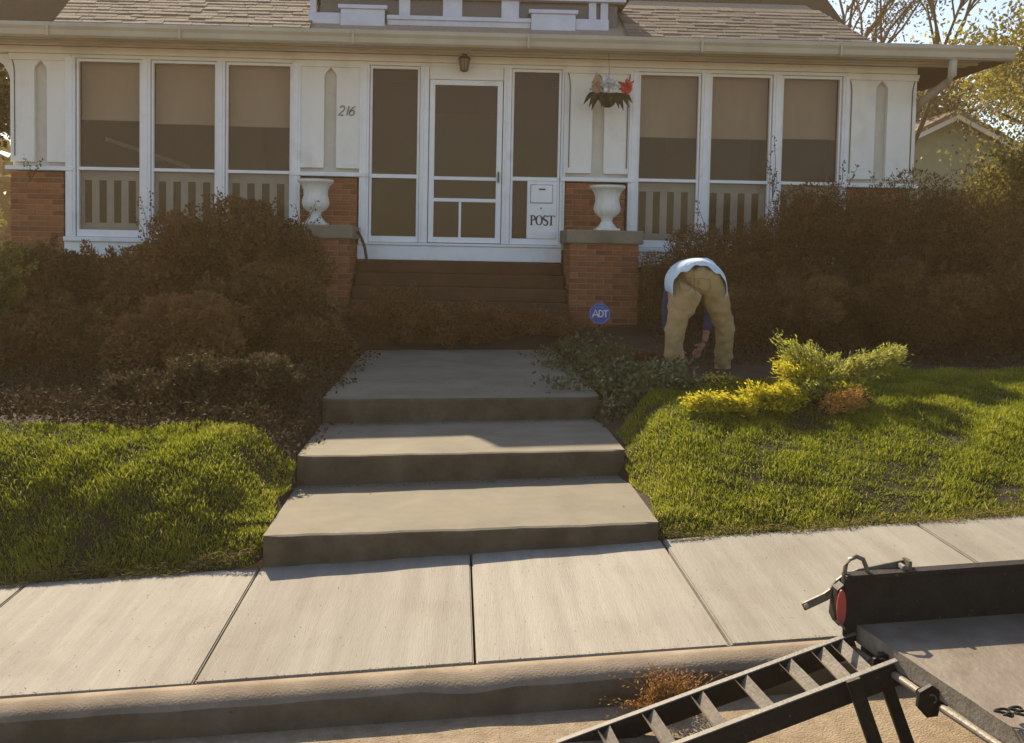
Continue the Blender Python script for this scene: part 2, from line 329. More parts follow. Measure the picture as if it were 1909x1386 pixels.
# scratched date in the top landing
def stroke(m, pts, w_, y, d=.004, wf=None, flat=False, org=(0, 0, 0), sc=1, slant=0):
    """thick polyline; pts in local (a,b) units; lies in XZ plane (or XY when flat)"""
    P = [Vector((p[0], p[1])) for p in pts]; Lp = []; Rp = []
    for i, p in enumerate(P):
        t = (P[min(i+1, len(P)-1)]-P[max(i-1, 0)]).normalized(); nn = Vector((-t.y, t.x)); ww = (wf(i/(len(P)-1)) if wf else w_)/2
        Lp.append(p+nn*ww); Rp.append(p-nn*ww)
    def T(p, dd):
        a = org[0]+(p.x+slant*p.y)*sc; b = p.y*sc
        return (a, org[1]+b, org[2]+dd) if flat else (a, org[1]-dd, org[2]+b)
    n = len(P); v = [T(p, d) for p in Lp]+[T(p, d) for p in Rp]+[T(p, 0) for p in Lp]+[T(p, 0) for p in Rp]
    f = []
    for i in range(n-1):
        f += [(i, i+1, n+i+1, n+i), (i, 2*n+i, 2*n+i+1, i+1), (n+i, n+i+1, 3*n+i+1, 3*n+i)]
    f += [(0, n, 3*n, 2*n), (n-1, 3*n-1, 4*n-1, 2*n-1)]
    m.add(v, f)
def arc(cx_, cy_, rx, ry, a0, a1, n=14): return [(cx_+rx*math.cos(math.radians(a0+(a1-a0)*i/n)), cy_+ry*math.sin(math.radians(a0+(a1-a0)*i/n))) for i in range(n+1)]
GL = {'0': [arc(.3, .5, .28, .48, 0, 360)], '1': [[(.1, .8), (.3, 1), (.3, 0)]], '2': [arc(.3, .7, .27, .3, 160, -30)+[(.05, 0), (.6, 0)]],
      '5': [[(.55, 1), (.15, 1), (.1, .58)]+arc(.28, .33, .27, .32, 120, -150)], '6': [[(.5, 1), (.2, .75), (.05, .4)]+arc(.3, .28, .26, .28, 170, -190)], '-': [[(.05, .5), (.5, .5)]], 'G': [arc(.35, .5, .33, .5, 45, 330)+[(.65, .45), (.4, .45)]]}
m = MB(); px = 0
for ch in 'G 15-2001':
    if ch != ' ':
        for s_ in GL[ch]: stroke(m, s_, .16, 0, .0025, flat=True, org=(.70+px, 7.56, float(tread(.9, 8))-.0035), sc=.06)
    px += .042
m.v = [(x, y-5.13, z+1.6) for x, y, z in m.v]
m.build('scratched_date', M['ink'], gs)
# ------------------------------------------------------------------ house
FY = 12.7
H = thing('bungalow_house', 'white porched brick bungalow with dormer, 216 on its column and POST by the door', 'house', loc=(.05, FY, -1.0))
HO = Vector((.05, FY, -1.0))
def hb(m, name, mt, parent=None, bevel=0, **k):
    """build a house part; geometry is given in world coordinates"""
    m.v = [(a-HO.x, b-HO.y, c-HO.z) for a, b, c in m.v]
    return m.build(name, mt, parent or H, bevel, **k)
def z7(v, u=860): return at(u, v, FY).z
brick_me = {}
def get_brick(L, D=.09, Hh=.058):
    k = round(L, 3), D
    if k not in brick_me:
        m = MB().box(0, L, 0, D, 0, Hh); o = m.build('brick', M['brick'], None, bevel=.004); me = o.data; bpy.data.objects.remove(o); brick_me[k] = me
    return brick_me[k]
def brick_face(parent, x0, x1, y, z0, z1, axis='x', zvis=None):
    """bricks laid on a face; axis x: face looks to -Y, axis y: face at x0 running along Y"""
    n = 0; z = z1-.068; row = 0
    while z > z0:
        p = x0-(.105 if row % 2 else 0)
        while p < x1-.02:
            a = max(p, x0); b = min(p+.2, x1)
            if b-a > .03 and (zvis is None or z > zvis):
                o = bpy.data.objects.new('brick', get_brick(round(b-a, 3)-.0)); C.objects.link(o); o.parent = parent
                j = random.uniform(-.003, .003)
                o.location = (Vector((a, y+j, z)) if axis == 'x' else Vector((y+j, a, z)))-HO
                if axis != 'x': o.rotation_euler = (0, 0, math.pi/2)
                n += 1
            p += .21
        z -= .068; row += 1
    return n
# brick piers under the columns
for (x0, x1) in ((-5.62, -4.96), (-2.0, -1.28), (1.37, 2.14), (4.98, 5.80)):
    core = MB().box(x0+.01, x1-.01, FY+.012, FY+.55, -1.3, .86)
    pr = hb(core, 'brick_pier', M['mortar'])
    vis = {-5.62: -.35, -2.0: .2, 1.37: .2, 4.98: .2}[x0]
    brick_face(pr, x0, x1, FY+.002, -1.2, .865, zvis=vis)
# base wall (brick, mostly behind the shrubs)
m = MB()
def small_bricks(m, x0, x1, y, z0, z1, ax='x'):
    z = z1-.068; row = 0
    while z > z0:
        p = x0-(.105 if row % 2 else 0)
        while p < x1-.03:
            a = max(p, x0); b = min(p+.2, x1); j = random.uniform(-.003, .003)
            if ax == 'x': m.box(a, b, y+j, y+.06, z, z+.058)
            else: m.box(y+j, y+.06, a, b, z, z+.058)
            p += .21
        z -= .068; row += 1
small_bricks(m, -5.6, -2.15, FY+.13, -1.2, -.20); small_bricks(m, 2.25, 5.78, FY+.13, -1.2, -.20)
o = hb(m, 'foundation_bricks', M['brick']); o['kind'] = 'stuff'
hb(MB().box(-5.6, -1.3, FY+.16, FY+.4, -1.3, -.19).box(1.4, 5.78, FY+.16, FY+.4, -1.3, -.19).box(-1.3, 1.4, FY+.1, FY+.4, -1.3, -.17), 'foundation_wall', M['mortar'])
# pedestals that flank the steps, with stone caps
PF = 11.9
for (x0, x1, sgn) in ((-2.07, -1.26, 1), (1.34, 2.22, -1)):
    pd = hb(MB().box(x0+.03, x1-.03, PF+.03, FY-.003, -1.3, .085), 'pedestal', M['mortar'])
    brick_face(pd, x0+.02, x1-.02, PF+.02, -1.15, .085)
    xi = (x1-.11) if sgn > 0 else (x0+.11)
    brick_face(pd, PF+.12, FY-.02, xi if sgn < 0 else x1-.02, -1.1, .085, axis='y')
    hb(MB().box(x0-.03, x1+.02, PF-.03, FY-.004, .086, .25), 'pedestal_cap', M['stone'], pd, bevel=.012)
# porch steps of brick-brown masonry
for i in range(6):
    zt = -.165-.158*i; y0 = 12.56-.27*i
    hb(MB().box(-1.255, 1.335, y0, 12.78-.27*i+(.02 if i == 0 else .0), zt-.16, zt), 'porch_step', M['stone'] if 0 else M['brownstep'] if 'brownstep' in M else M.setdefault('brownstep', mat('brown_masonry', (.085, .04, .018), (.12, .06, .028), 4, .95, .6, 40)), bevel=.012)
# floor and interior of the porch
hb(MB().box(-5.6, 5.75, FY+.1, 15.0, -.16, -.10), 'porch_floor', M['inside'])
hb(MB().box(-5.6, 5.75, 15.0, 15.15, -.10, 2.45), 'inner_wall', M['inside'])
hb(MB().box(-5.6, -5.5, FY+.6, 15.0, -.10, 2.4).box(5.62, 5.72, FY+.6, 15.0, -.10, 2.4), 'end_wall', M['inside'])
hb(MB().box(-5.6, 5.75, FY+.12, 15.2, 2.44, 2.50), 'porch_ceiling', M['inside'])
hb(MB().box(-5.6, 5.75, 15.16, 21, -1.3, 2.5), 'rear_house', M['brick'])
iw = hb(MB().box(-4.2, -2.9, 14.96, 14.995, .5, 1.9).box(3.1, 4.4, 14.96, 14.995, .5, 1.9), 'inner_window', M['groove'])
hb(MB().box(-.5, .6, 14.95, 14.99, -.1, 2.0), 'inner_door', M['groove'])
# railings visible inside at the left: a pale inner brace
hb(MB().bar((-4.75, 13.6, 1.38), (-3.9, 14.6, 1.1), .04, .05).bar((-4.35, 14.0, 1.25), (-4.35, 14.0, .3), .04, .04, (0, 1, 0)), 'inner_brace', M['bal'])
# columns
def column(x0, x1, outer=0):
    zt, zb = 2.335, .935; w_ = x1-x0; c = (x0+x1)/2+.0
    back = hb(MB().box(x0, x1, FY+.07, FY+.30, zb, zt), 'column', M['recess'])
    g = .078      # half width of the recess
    # front board with a pointed opening, two halves
    for s_, a in ((-1, x0), (1, x1)):
        e = c+s_*g; pts = [(a, zb+.05), (e, zb+.05), (e, zt-.20)]
        for k in range(1, 7): t = k/6; pts.append((c+s_*g*(1-t)*(1+.25*math.sin(math.pi*t)), zt-.20+.115*(t**.9)))
        pts += [(c, zt-.001), (a, zt-.001)]
        if s_ < 0: pts = pts[::-1]
        hb(MB().prism(pts, FY-.0, FY+.066), 'column_board', M['white'], back, bevel=0)
    # curved bracket joints on both sides (raised fillet following the bell shape)
    for s_, a in ((-1, x0), (1, x1)):
        q = a-s_*.055
        pts = [(q, zb+.1), (q, zt-.24), (q+s_*.006, zt-.17), (q+s_*.022, zt-.10), (q+s_*.052, zt-.04)]
        m = MB(); stroke(m, pts, .012, 0, .007, org=(0, FY-.001, 0)); hb(m, 'seam', M['groove'] if 1 else 0, back)
    hb(MB().box(x0-.012, x1+.012, FY-.022, FY-.001, zt-.085, zt-.002), 'capital', M['white'], back, bevel=.004)
    hb(MB().box(x0+.03, c-g-.004, FY-.012, FY-.001, zb+.052, zb+.12).box(c+g+.004, x1-.03, FY-.012, FY-.001, zb+.052, zb+.12), 'plinth', M['white'], back, bevel=.003)
    hb(MB().box(x0-.05, x1+.05, FY-.05, FY+.30, zb-.055, zb-.002), 'column_sill', M['trim'], back, bevel=.006)
    return back
for c_ in ((-5.62, -4.87), (-2.07, -1.19), (1.35, 2.20), (4.97, 5.87)): column(*c_)
# cut-out arch bracket at the left end
hb(MB().prism([(-5.9, 2.33), (-5.63, 2.33), (-5.63, 1.95), (-5.66, 2.08), (-5.72, 2.19), (-5.8, 2.25)], FY+.05, FY+.12), 'eave_bracket', M['white'])
# frieze beam, soffit, gutter
hb(MB().box(-5.95, 5.86, FY-.03, FY+.30, 2.337, 2.425), 'frieze', M['white'], bevel=.004)
hb(MB().box(-5.62, 5.9, FY-.012, FY+.1, 2.29, 2.334), 'frieze_trim', M['white'], bevel=.004)
hb(MB().box(-6.75, 6.45, 12.14, FY-.032, 2.43, 2.45), 'soffit', M['white'])
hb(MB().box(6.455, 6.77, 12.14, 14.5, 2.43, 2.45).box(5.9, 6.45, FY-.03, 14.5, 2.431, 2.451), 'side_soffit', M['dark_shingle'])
hb(MB().box(-6.75, 6.45, 12.30, 12.36, 2.395, 2.428), 'soffit_trim', M['gutter'], bevel=.006)
gp = [(12.03, 2.575), (12.045, 2.59), (12.055, 2.575), (12.055, 2.45), (12.15, 2.44), (12.15, 2.415), (12.07, 2.415), (12.045, 2.44), (12.04, 2.50), (12.02, 2.54)]
gt = hb(MB().prism(gp, -6.75, 6.77, 'x'), 'gutter', M['gutter'])
for x in (-4.9, -3.35, -1.3, .8, 2.9, 4.6): hb(MB().box(x, x+.03, 12.012, 12.02, 2.42, 2.585), 'gutter_strap', M['gutter'], gt)
# downspout at the right corner
a = at(1745, 118, 12.1); b = at(1745, 150, 12.12); c2 = at(1702, 212, 12.9); d2 = Vector((c2.x-.05, 13.0, -1))
pts = [a+Vector((.18, 0, .1)), b+Vector((.18, .02, 0)), b+Vector((.15, .08, -.06)), c2+Vector((.04, -.05, .03)), c2, d2]
pts = [at(1777, 112, 12.1), at(1775, 140, 12.12), at(1765, 155, 12.2), at(1712, 195, 12.8), at(1699, 212, 12.95), Vector((at(1699, 212, 12.95).x-.03, 13.0, -1))]
hb(MB().tube(pts, .052, 10), 'downspout', M['gutter'], smooth=True)
# roof: low front slope with separate shingles, steep dark upper roof
PT = math.tan(math.radians(30))
EZ, EY = 2.585, 12.06
def rz(y): return EZ+PT*(y-EY)
def roof_x(y, side):      # slanted ends of the lit slope
    if side == 'l': return -4.83-.13*(y-12.1)
    return 5.00-.28*(y-12.1)
v = []
for y in (EY, 13.42):
    v += [(roof_x(y, 'l'), y, rz(y)-.012), (roof_x(y, 'r'), y, rz(y)-.012)]
v += [(p[0], p[1], p[2]-.04) for p in v]
rf = hb(MB().add(v, [(0, 1, 3, 2), (4, 6, 7, 5), (0, 4, 5, 1), (1, 5, 7, 3), (3, 7, 6, 2), (2, 6, 4, 0)]), 'porch_roof', M['mortar'])
shm = MB().add([(0, 0, 0), (1, 0, 0), (1, .17, -.004), (0, .17, -.004), (0, 0, .011), (1, 0, .011), (1, .17, .004), (0, .17, .004)],
               [(0, 3, 2, 1), (4, 5, 6, 7), (0, 1, 5, 4), (1, 2, 6, 5), (2, 3, 7, 6), (3, 0, 4, 7)]).build('shingle', M['shingle']); shme = shm.data; bpy.data.objects.remove(shm)
ex = .125; rows = 10
for r_ in range(rows):
    s0 = r_*ex; y = EY-.005+s0*math.cos(math.radians(30)); zc = rz(y)+.002
    for xa, xb in ((roof_x(y, 'l'), -1.80), (2.02, roof_x(y, 'r'))):
        x = xa-random.uniform(0, .15); x = xa
        while x < xb-.02:
            wd = min(random.choice((.16, .2, .28, .34)), xb-x)
            o = bpy.data.objects.new('shingle', shme); C.objects.link(o); o.parent = rf
            o.location = Vector((x, y+random.uniform(-.004, .004), zc+random.choice((0, .002, .005))))-HO; o.scale = (wd-.006, 1, 1.25); o.rotation_euler = (math.radians(30), 0, 0)
            x += wd
# steep upper roof, in its own shade
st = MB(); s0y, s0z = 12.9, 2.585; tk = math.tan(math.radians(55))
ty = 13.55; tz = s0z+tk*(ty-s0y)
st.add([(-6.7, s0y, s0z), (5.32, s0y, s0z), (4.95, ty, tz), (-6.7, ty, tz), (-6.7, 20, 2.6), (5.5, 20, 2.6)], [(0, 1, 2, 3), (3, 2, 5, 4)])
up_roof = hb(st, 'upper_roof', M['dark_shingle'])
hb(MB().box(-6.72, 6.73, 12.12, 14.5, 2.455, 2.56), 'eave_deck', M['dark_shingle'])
# dormer
DY = 12.32
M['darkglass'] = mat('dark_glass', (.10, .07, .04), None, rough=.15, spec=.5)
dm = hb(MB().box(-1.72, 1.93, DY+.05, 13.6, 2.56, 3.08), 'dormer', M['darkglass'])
M['dorm'] = mat('dormer_paint', (.52, .54, .62), (.62, .64, .72), 4, .6)
def du(u, v): p = at(u, v, DY); return p.x, p.z
hb(MB().box(-1.76, 1.97, DY+.01, DY+.05, 2.56, 2.68), 'dormer_skirt', M['dorm'], dm)
xa, _ = du(722, 30); xb, _ = du(990, 30)
hb(MB().box(xa, xb, DY-.02, DY+.009, 2.60, 2.80), 'dormer_panel', M['dorm'], dm, bevel=.01)
hb(MB().box(xa-.0, xb, DY-.05, DY-.021, 2.775, 2.825), 'dormer_sill', M['dorm'], dm, bevel=.004)
for u0, u1 in ((636, 718), (990, 1072)):
    a_, _ = du(u0, 30); b_, _ = du(u1, 30)
    hb(MB().prism([(a_-.02, 2.58), (b_+.02, 2.58), (b_, 2.70), (b_, 2.88), (a_, 2.88), (a_, 2.70)], DY-.07, DY+.008), 'dormer_pier', M['dorm'], dm, bevel=.006)
    hb(MB().box(a_-.03, b_+.03, DY-.09, DY-.0, 2.882, 2.93), 'dormer_cap', M['dorm'], dm, bevel=.006)
for u0, u1 in ((575, 636), (1072, 1135)):
    a_, _ = du(u0, 30); b_, _ = du(u1, 30); hb(MB().box(a_, b_, DY-.03, DY+.008, 2.66, 2.84), 'dormer_side_panel', M['dorm'], dm, bevel=.01)
for u0, u1 in ((578, 590), (744, 765), (826, 862), (935, 968), (1098, 1112), (1120, 1134)):
    a_, _ = du(u0, 5); b_, _ = du(u1, 5); hb(MB().box(a_, b_, DY-.01, DY+.045, 2.80, 3.043), 'dormer_mullion', M['dorm'], dm, bevel=.004)
hb(MB().box(-1.8, 2.02, DY-.06, DY+.06, 3.045, 3.085), 'dormer_head', M['dorm'], dm)
hb(MB().box(-1.85, 2.07, DY-.02, 13.9, 3.087, 3.10), 'dormer_roof', M['dark_shingle'], dm)
# windows
def pane(par, x0, x1, z0, z1, mt='screen', y=FY+.05, name='pane'):
    return hb(MB().add([(x0, y, z0), (x1, y, z0), (x1, y, z1), (x0, y, z1)], [(0, 1, 2, 3)]), name, M[mt], par)
rail = .925
def post(x0, x1, z0, z1, nm='post', par=None):
    hb(MB().box(x0, x1, FY-.03, FY+.09, z0, z1).box(x0+.03, x1-.03, FY-.042, FY-.028, z0+.02, z1-.02), nm, M['trim'], par, bevel=.003)
def bay(panes, dropped):
    for k, (x0, x1) in enumerate(panes):
        f = MB(); t = .028
        f.box(x0-.0, x0+t, FY+.0, FY+.06, .062, 2.285).box(x1-t, x1, FY+.0, FY+.06, .062, 2.285)
        f.box(x0+t, x1-t, FY+.0, FY+.06, 2.25, 2.285).box(x0+t, x1-t, FY-.01, FY+.06, rail-.028, rail+.012).box(x0+t, x1-t, FY+.0, FY+.06, .062, .15)
        wn = hb(f, 'window', M['trim'], bevel=.003)
        pane(wn, x0+t, x1-t, rail+.012, 2.25); pane(wn, x0+t, x1-t, .15, rail-.028)
        hb(MB().box(x0+.01, x1-.01, FY+.16, FY+.165, dropped[k], 2.28).box(x0+.01, x1-.01, FY+.15, FY+.175, dropped[k]-.03, dropped[k]), 'blind', M['blind'], wn)
        # wide flat balusters behind the screen
        hb(MB().box(x0, x1, FY+.10, FY+.13, .78, rail-.03), 'top_rail', M['bal'], wn); hb(MB().box(x0, x1, FY+.10, FY+.13, .10, .24), 'bottom_rail', M['bal'], wn)
        n = 5; pw = (x1-x0)/4.4
        for j in range(n):
            bx = x0-.03+j*pw
            hb(MB().box(max(bx, x0), min(bx+.09, x1), FY+.105, FY+.125, .241, .779), 'baluster', M['bal'], wn)
B1 = [(-4.80, -3.99), (-3.87, -3.05), (-2.94, -2.11)]; B3 = [(2.28, 3.08), (3.20, 4.00), (4.12, 4.90)]
bay(B1, (1.57, 1.54, 1.53)); bay(B3, (1.51, 1.51, 1.53))
for x0, x1 in ((-4.93, -4.81), (-3.985, -3.875), (-3.045, -2.945), (-2.105, -2.0), (2.17, 2.275), (3.085, 3.195), (4.005, 4.115), (4.905, 4.99)): post(x0, x1, .06, 2.288)
for x0, x1 in ((-4.95, -2.0), (2.17, 5.0)):
    hb(MB().box(x0, x1, FY-.06, FY+.10, .0, .058), 'window_sill', M['trim'], bevel=.006)
    hb(MB().box(x0, x1, FY-.02, FY+.12, -.20, -.002), 'skirt_board', M['trim'], bevel=.006)
# entrance: side lights, screen door, mail panel
zt = z7(124)
post(-1.255, -1.135, -.0, 2.288); post(1.30, 1.36, -.0, 2.288)
hb(MB().box(-1.27, 1.335, FY-.05, FY+.12, -.16, .025), 'threshold_board', M['trim'], bevel=.006)
hb(MB().box(-1.25, 1.335, FY-.07, FY+.12, .028, .06), 'threshold_lip', M['trim'], bevel=.004)
def sidelight(x0, x1, xb=None):
    f = MB(); t = .03
    f.box(x0, x0+t, FY, FY+.06, .065, 2.285).box(x1-t, x1, FY, FY+.06, .065, 2.285).box(x0+t, x1-t, FY, FY+.06, 2.25, 2.285).box(x0+t, x1-t, FY-.01, FY+.06, rail-.05, rail).box(x0+t, x1-t, FY, FY+.06, .065, .14)
    w_ = hb(f, 'side_light', M['trim'], bevel=.003)
    pane(w_, x0+t, x1-t, rail, 2.25, 'doorscreen'); pane(w_, x0+t, xb or x1-t, .14, rail-.05, 'doorscreen')
    return w_
sidelight(-1.13, -.50); slr = sidelight(.665, 1.295, .88)
for x0, x1 in ((-.495, -.385), (.56, .66)):
    hb(MB().box(x0, x1, FY-.03, FY+.09, .065, 2.288).box(x0+.03, x0+.05, FY-.045, FY-.028, .07, 2.28), 'door_post', M['trim'], bevel=.003)
hb(MB().box(-.38, .555, FY-.02, FY+.09, 2.13, 2.288), 'door_head', M['white'], bevel=.004)
D0, D1 = -.375, .55
f = MB(); t = .068
f.box(D0, D0+t, FY-.02, FY+.025, .07, 2.125).box(D1-t, D1, FY-.02, FY+.025, .07, 2.125).box(D0+t, D1-t, FY-.02, FY+.025, 2.06, 2.125)
f.box(D0+t, D1-t, FY-.02, FY+.025, .865, .91).box(D0+t, D1-t, FY-.02, FY+.025, .59, .635).box(D0+t, D1-t, FY-.02, FY+.025, .07, .14)
cm = at(857, 410, FY).x; f.box(cm-.016, cm+.016, FY-.018, FY+.023, .14, .59)
dr = hb(f, 'screen_door', M['trim'], bevel=.003)
pane(dr, D0+t, D1-t, .91, 2.06, 'doorscreen', FY+.01); pane(dr, D0+t, D1-t, .635, .865, 'doorscreen', FY+.01); pane(dr, D0+t, cm-.016, .14, .59, 'doorscreen', FY+.01); pane(dr, cm+.016, D1-t, .14, .59, 'doorscreen', FY+.01)
hb(MB().box(D1-.05, D1-.03, FY-.06, FY-.021, .86, .96).box(D1-.05, D1-.03, FY-.065, FY-.055, .84, .98), 'door_handle', M['groove'], dr)
mx0, mx1 = .885, 1.262
mp_ = hb(MB().box(mx0, mx1, FY-.012, FY+.058, .142, rail-.052), 'mail_panel', M['trim'], bevel=.004)
fx0, fx1 = .93, 1.205; fl = MB().box(fx0, fx1, FY-.026, FY-.013, .60, .825); fo = hb(fl, 'mail_flap', M['trim'], mp_, bevel=.006)
hb(MB().box(fx0-.006, fx1+.006, FY-.0135, FY-.0125, .592, .832), 'flap_gap', M['groove'], mp_)
hb(MB().box(1.03, 1.115, FY-.036, FY-.027, .762, .78), 'mail_slot', M['ink'], mp_, bevel=.003)
hb(MB().tube([(1.065, FY-.012, .53), (1.065, FY-.024, .53)], .012, 10), 'keyhole', M['number'], mp_)
m = MB(); bz = .315; hh = .125; O = lambda x: (x, FY-.0125, bz)
# P O S T, serif letters
th = .17
def tk_(t): return th*(.35+.65*abs(math.sin(math.pi*t)))
stroke(m, [(.16, 0), (.16, 1)], .17, 0, org=O(.925), sc=hh); stroke(m, [(.0, .02), (.34, .02)], .05, 0, org=O(.925), sc=hh); stroke(m, [(0, .98), (.2, .98)], .05, 0, org=O(.925), sc=hh)
stroke(m, arc(.22, .73, .30, .25, 90, -90), 0, 0, org=O(.925), sc=hh, wf=lambda t: .06+.10*math.sin(math.pi*t))
stroke(m, arc(.32, .5, .30, .48, 90, 450, 24), 0, 0, org=O(1.003), sc=hh, wf=lambda t: .05+.13*abs(math.sin(2*math.pi*t)))
stroke(m, arc(.3, .75, .2, .22, 20, 250, 12)+arc(.3, .25, .22, .25, 60, -160, 12), 0, 0, org=O(1.087), sc=hh, wf=lambda t: .06+.12*math.sin(math.pi*t))
stroke(m, [(.38, 0), (.38, 1)], .16, 0, org=O(1.15), sc=hh); stroke(m, [(.0, .96), (.76, .96)], .08, 0, org=O(1.15), sc=hh); stroke(m, [(.2, .02), (.56, .02)], .05, 0, org=O(1.15), sc=hh)
stroke(m, [(.02, .96), (.02, .8)], .06, 0, org=O(1.15), sc=hh); stroke(m, [(.74, .96), (.74, .8)], .06, 0, org=O(1.15), sc=hh)
hb(m, 'lettering', M['ink'], mp_)
# house number 216 on the column left of the door
p0 = at(630, 215, FY)
for k, ch in enumerate('216'):
    m = MB()
    for s_ in GL[ch]: stroke(m, s_ if ch != '1' else [(.25, 1), (.25, 0)], .15, 0, .008, org=(p0.x+(0, .085, .135)[k], FY-.001, p0.z), sc=.115, slant=.22)
    hb(m, 'number_digit', M['number'])
# dark drip hose hanging by the left pedestal
hb(MB().tube([at(667, 432, 12.25), at(674, 445, 12.2), at(680, 462, 12.2), at(683, 480, 12.2), at(684, 500, 12.2)], .018, 8), 'rain_pipe', M['hose'], smooth=True)
# lantern
p = at(866, 95, 12.55)
ln = thing('porch_lantern', 'small dark tapered lantern hanging under the eave above the door', 'lantern', loc=(p.x, p.y, 2.425))
m = MB(); m.lathe((0, 0, -.06), [(.02, .055), (.06, .03), (.078, .012), (.078, 0)], 8); m.tube([(0, 0, 0), (0, 0, -.01)], .03, 8); m.build('lantern_cap', M['lampmetal'], ln)
m = MB(); m.lathe((0, 0, -.20), [(.042, 0), (.066, .138)], 8); m.build('lantern_glass', M['lampglass'], ln)
for k in range(8):
    a = 2*math.pi*k/8; MB().tube([(.068*math.cos(a), .068*math.sin(a), -.06), (.044*math.cos(a), .044*math.sin(a), -.205)], .0055, 5).build('lantern_bar', M['lampmetal'], ln)
MB().lathe((0, 0, -.22), [(.02, 0), (.046, .012), (.046, .022)], 8).build('lantern_base', M['lampmetal'], ln)
# urns
uprof = [(.001, 0), (.135, 0), (.138, .03), (.12, .04), (.085, .085), (.062, .125), (.075, .14), (.07, .155), (.11, .18), (.15, .22), (.163, .27), (.155, .32), (.142, .37), (.148, .43), (.17, .48), (.205, .515), (.218, .525), (.222, .545), (.21, .555), (.19, .55), (.17, .50), (.12, .40), (.001, .36)]
def urn(u, lab):
    x = at(u, 420, 12.25).x
    r = thing('garden_urn', lab, 'urn', 'white urns on the entrance pedestals', (x, 12.25, .251))
    m = MB(); m.lathe((0, 0, 0), [q for q in uprof if q[1] >= .13 or q == uprof[-1]][0:], 48, .035, (.17, .50)); m.build('urn_bowl', M['urn'], r, smooth=True)
    m = MB(); m.lathe((0, 0, 0), uprof[1:7], 32); m.build('urn_foot', M['urn'], r, smooth=True)
    MB().box(-.145, .145, -.145, .145, 0, .028).build('urn_base', M['urn'], r, bevel=.005)
urn(588, 'white fluted urn on the left pedestal below the 216 column, leaves across it')
urn(1131, 'white fluted urn on the right pedestal, beside the POST panel and under the hanging flowers')
# hanging plant
p = at(1133, 185, 12.3)
hp = thing('hanging_flower_basket', 'hanging basket of drooping dark leaves with white and red blooms before the column', 'flower basket', loc=(p.x, p.y, p.z))
m = MB(); m.lathe((0, 0, -.10), [(.04, 0), (.08, .03), (.115, .09), (.14, .13), (.12, .13)], 16); m.build('basket_pot', M['ivy2'] if 'ivy2' in M else M.setdefault('ivy2', mat('dark_basket', (.022, .024, .010), (.045, .045, .02), 20, .9, .5, 60)), hp)
m = MB(); m.tube([(0, 0, 2.43-p.z), (0.01, 0, .34), (0, 0, .26)], .004, 5)
for k in range(3): a = 2*math.pi*k/3+.5; m.tube([(0, 0, .26), (.13*math.cos(a), .13*math.sin(a), .02)], .003, 5)
m.build('hanger_wire', M['number'], hp)
def long_leaf(pts, w_):
    m = MB(); v = []; f = []; n = len(pts)
    for i, q in enumerate(pts):
        t = i/(n-1); ww = w_*math.sin(math.pi*(.12+.88*t))+.002; v += [(q[0]-ww*.3, q[1]-ww, q[2]), (q[0], q[1], q[2]-ww*.4), (q[0]+ww*.3, q[1]+ww, q[2])]
        v[-3] = (q[0]-ww, q[1], q[2]-ww*.2); v[-1] = (q[0]+ww, q[1], q[2]-ww*.2)
    for i in range(n-1): f += [(3*i, 3*i+1, 3*i+4, 3*i+3), (3*i+1, 3*i+2, 3*i+5, 3*i+4)]
    return m.add(v, f)
for k, (dx, dy, dr_) in enumerate([(-.30, -.02, .12), (-.24, -.08, .16), (-.2, -.02, .19), (-.10, -.16, .17), (.02, -.18, .16), (.12, -.14, .18), (.19, -.05, .19), (.26, -.04, .15), (.31, .0, .09), (-.27, .06, .06), (.16, .12, .12), (-.05, .15, .1)]):
    pts = []
    for i in range(8):
        t = i/7; pts.append((dx*(t**.8), dy*t, .03+.12*math.sin(math.pi*min(t*1.2, 1)*.6)-(dr_+.10)*t*t))
    long_leaf(pts, .046).build('leaf', M['ivy2'], hp)
def bloom(c, r, mt, n=26):
    P = np.array(c)+rng.normal(size=(n, 3))*r*.35; N = rng.normal(size=(n, 3)); U = (P-np.array(c)); U[:, 2] += .01
    leaf_mesh('bloom', P, N, r*.9, r*.7, mt, hp, up=U)
bloom((-.005, -.12, .15), .085, M['petalw'], 60); bloom((.215, -.06, .14), .065, M['petalr'], 50); bloom((-.14, .0, .15), .06, M['petalp'], 30)
for x, mt in ((-.15, 'petalp'), (.24, 'petalr')):
    pts = [(x, -.03, .02), (x-.01, -.03, .2), (x, -.03, .30)]
    v = []; q = [(0, .0), (.05, .12), (.045, .22), (.0, .33), (-.045, .22), (-.05, .12)] if x < 0 else [(0, .05), (.05, .1), (.055, .18), (.03, .22), (-.03, .2), (-.04, .1)]
    MB().prism([(x+a, b) for a, b in q], -.035, -.028).build('bract', M[mt], hp)
# ------------------------------------------------------------------ security sign
p = at(1118, 585, 9.6); gzs = float(gz(p.x, p.y))
sg = thing('yard_sign', 'blue octagonal ADT security yard sign on a thin stake before the dark plants', 'sign', loc=(p.x, p.y, gzs))
R_ = .108; cz = p.z-gzs
oc = [(R_*math.cos(math.radians(22.5+45*k)), cz+R_*math.sin(math.radians(22.5+45*k))) for k in range(8)]
MB().prism(oc, -.004, .004).build('sign_plate', M['blue'], sg)
bd = MB()
for k in range(8):
    a, b = Vector(oc[k]), Vector(oc[(k+1) % 8]); a = (a-Vector((0, cz)))*.93+Vector((0, cz)); b = (b-Vector((0, cz)))*.93+Vector((0, cz)); stroke(bd, [a, b], .006, 0, .0015, org=(0, -.0042, 0))
M['signrim'] = mat('sign_rim', (.22, .28, .48), None, rough=.5)
bd.build('sign_border', M['signrim'], sg)
m = MB(); ho = .072
def SO(x): return (x, -.0045, cz-.036)
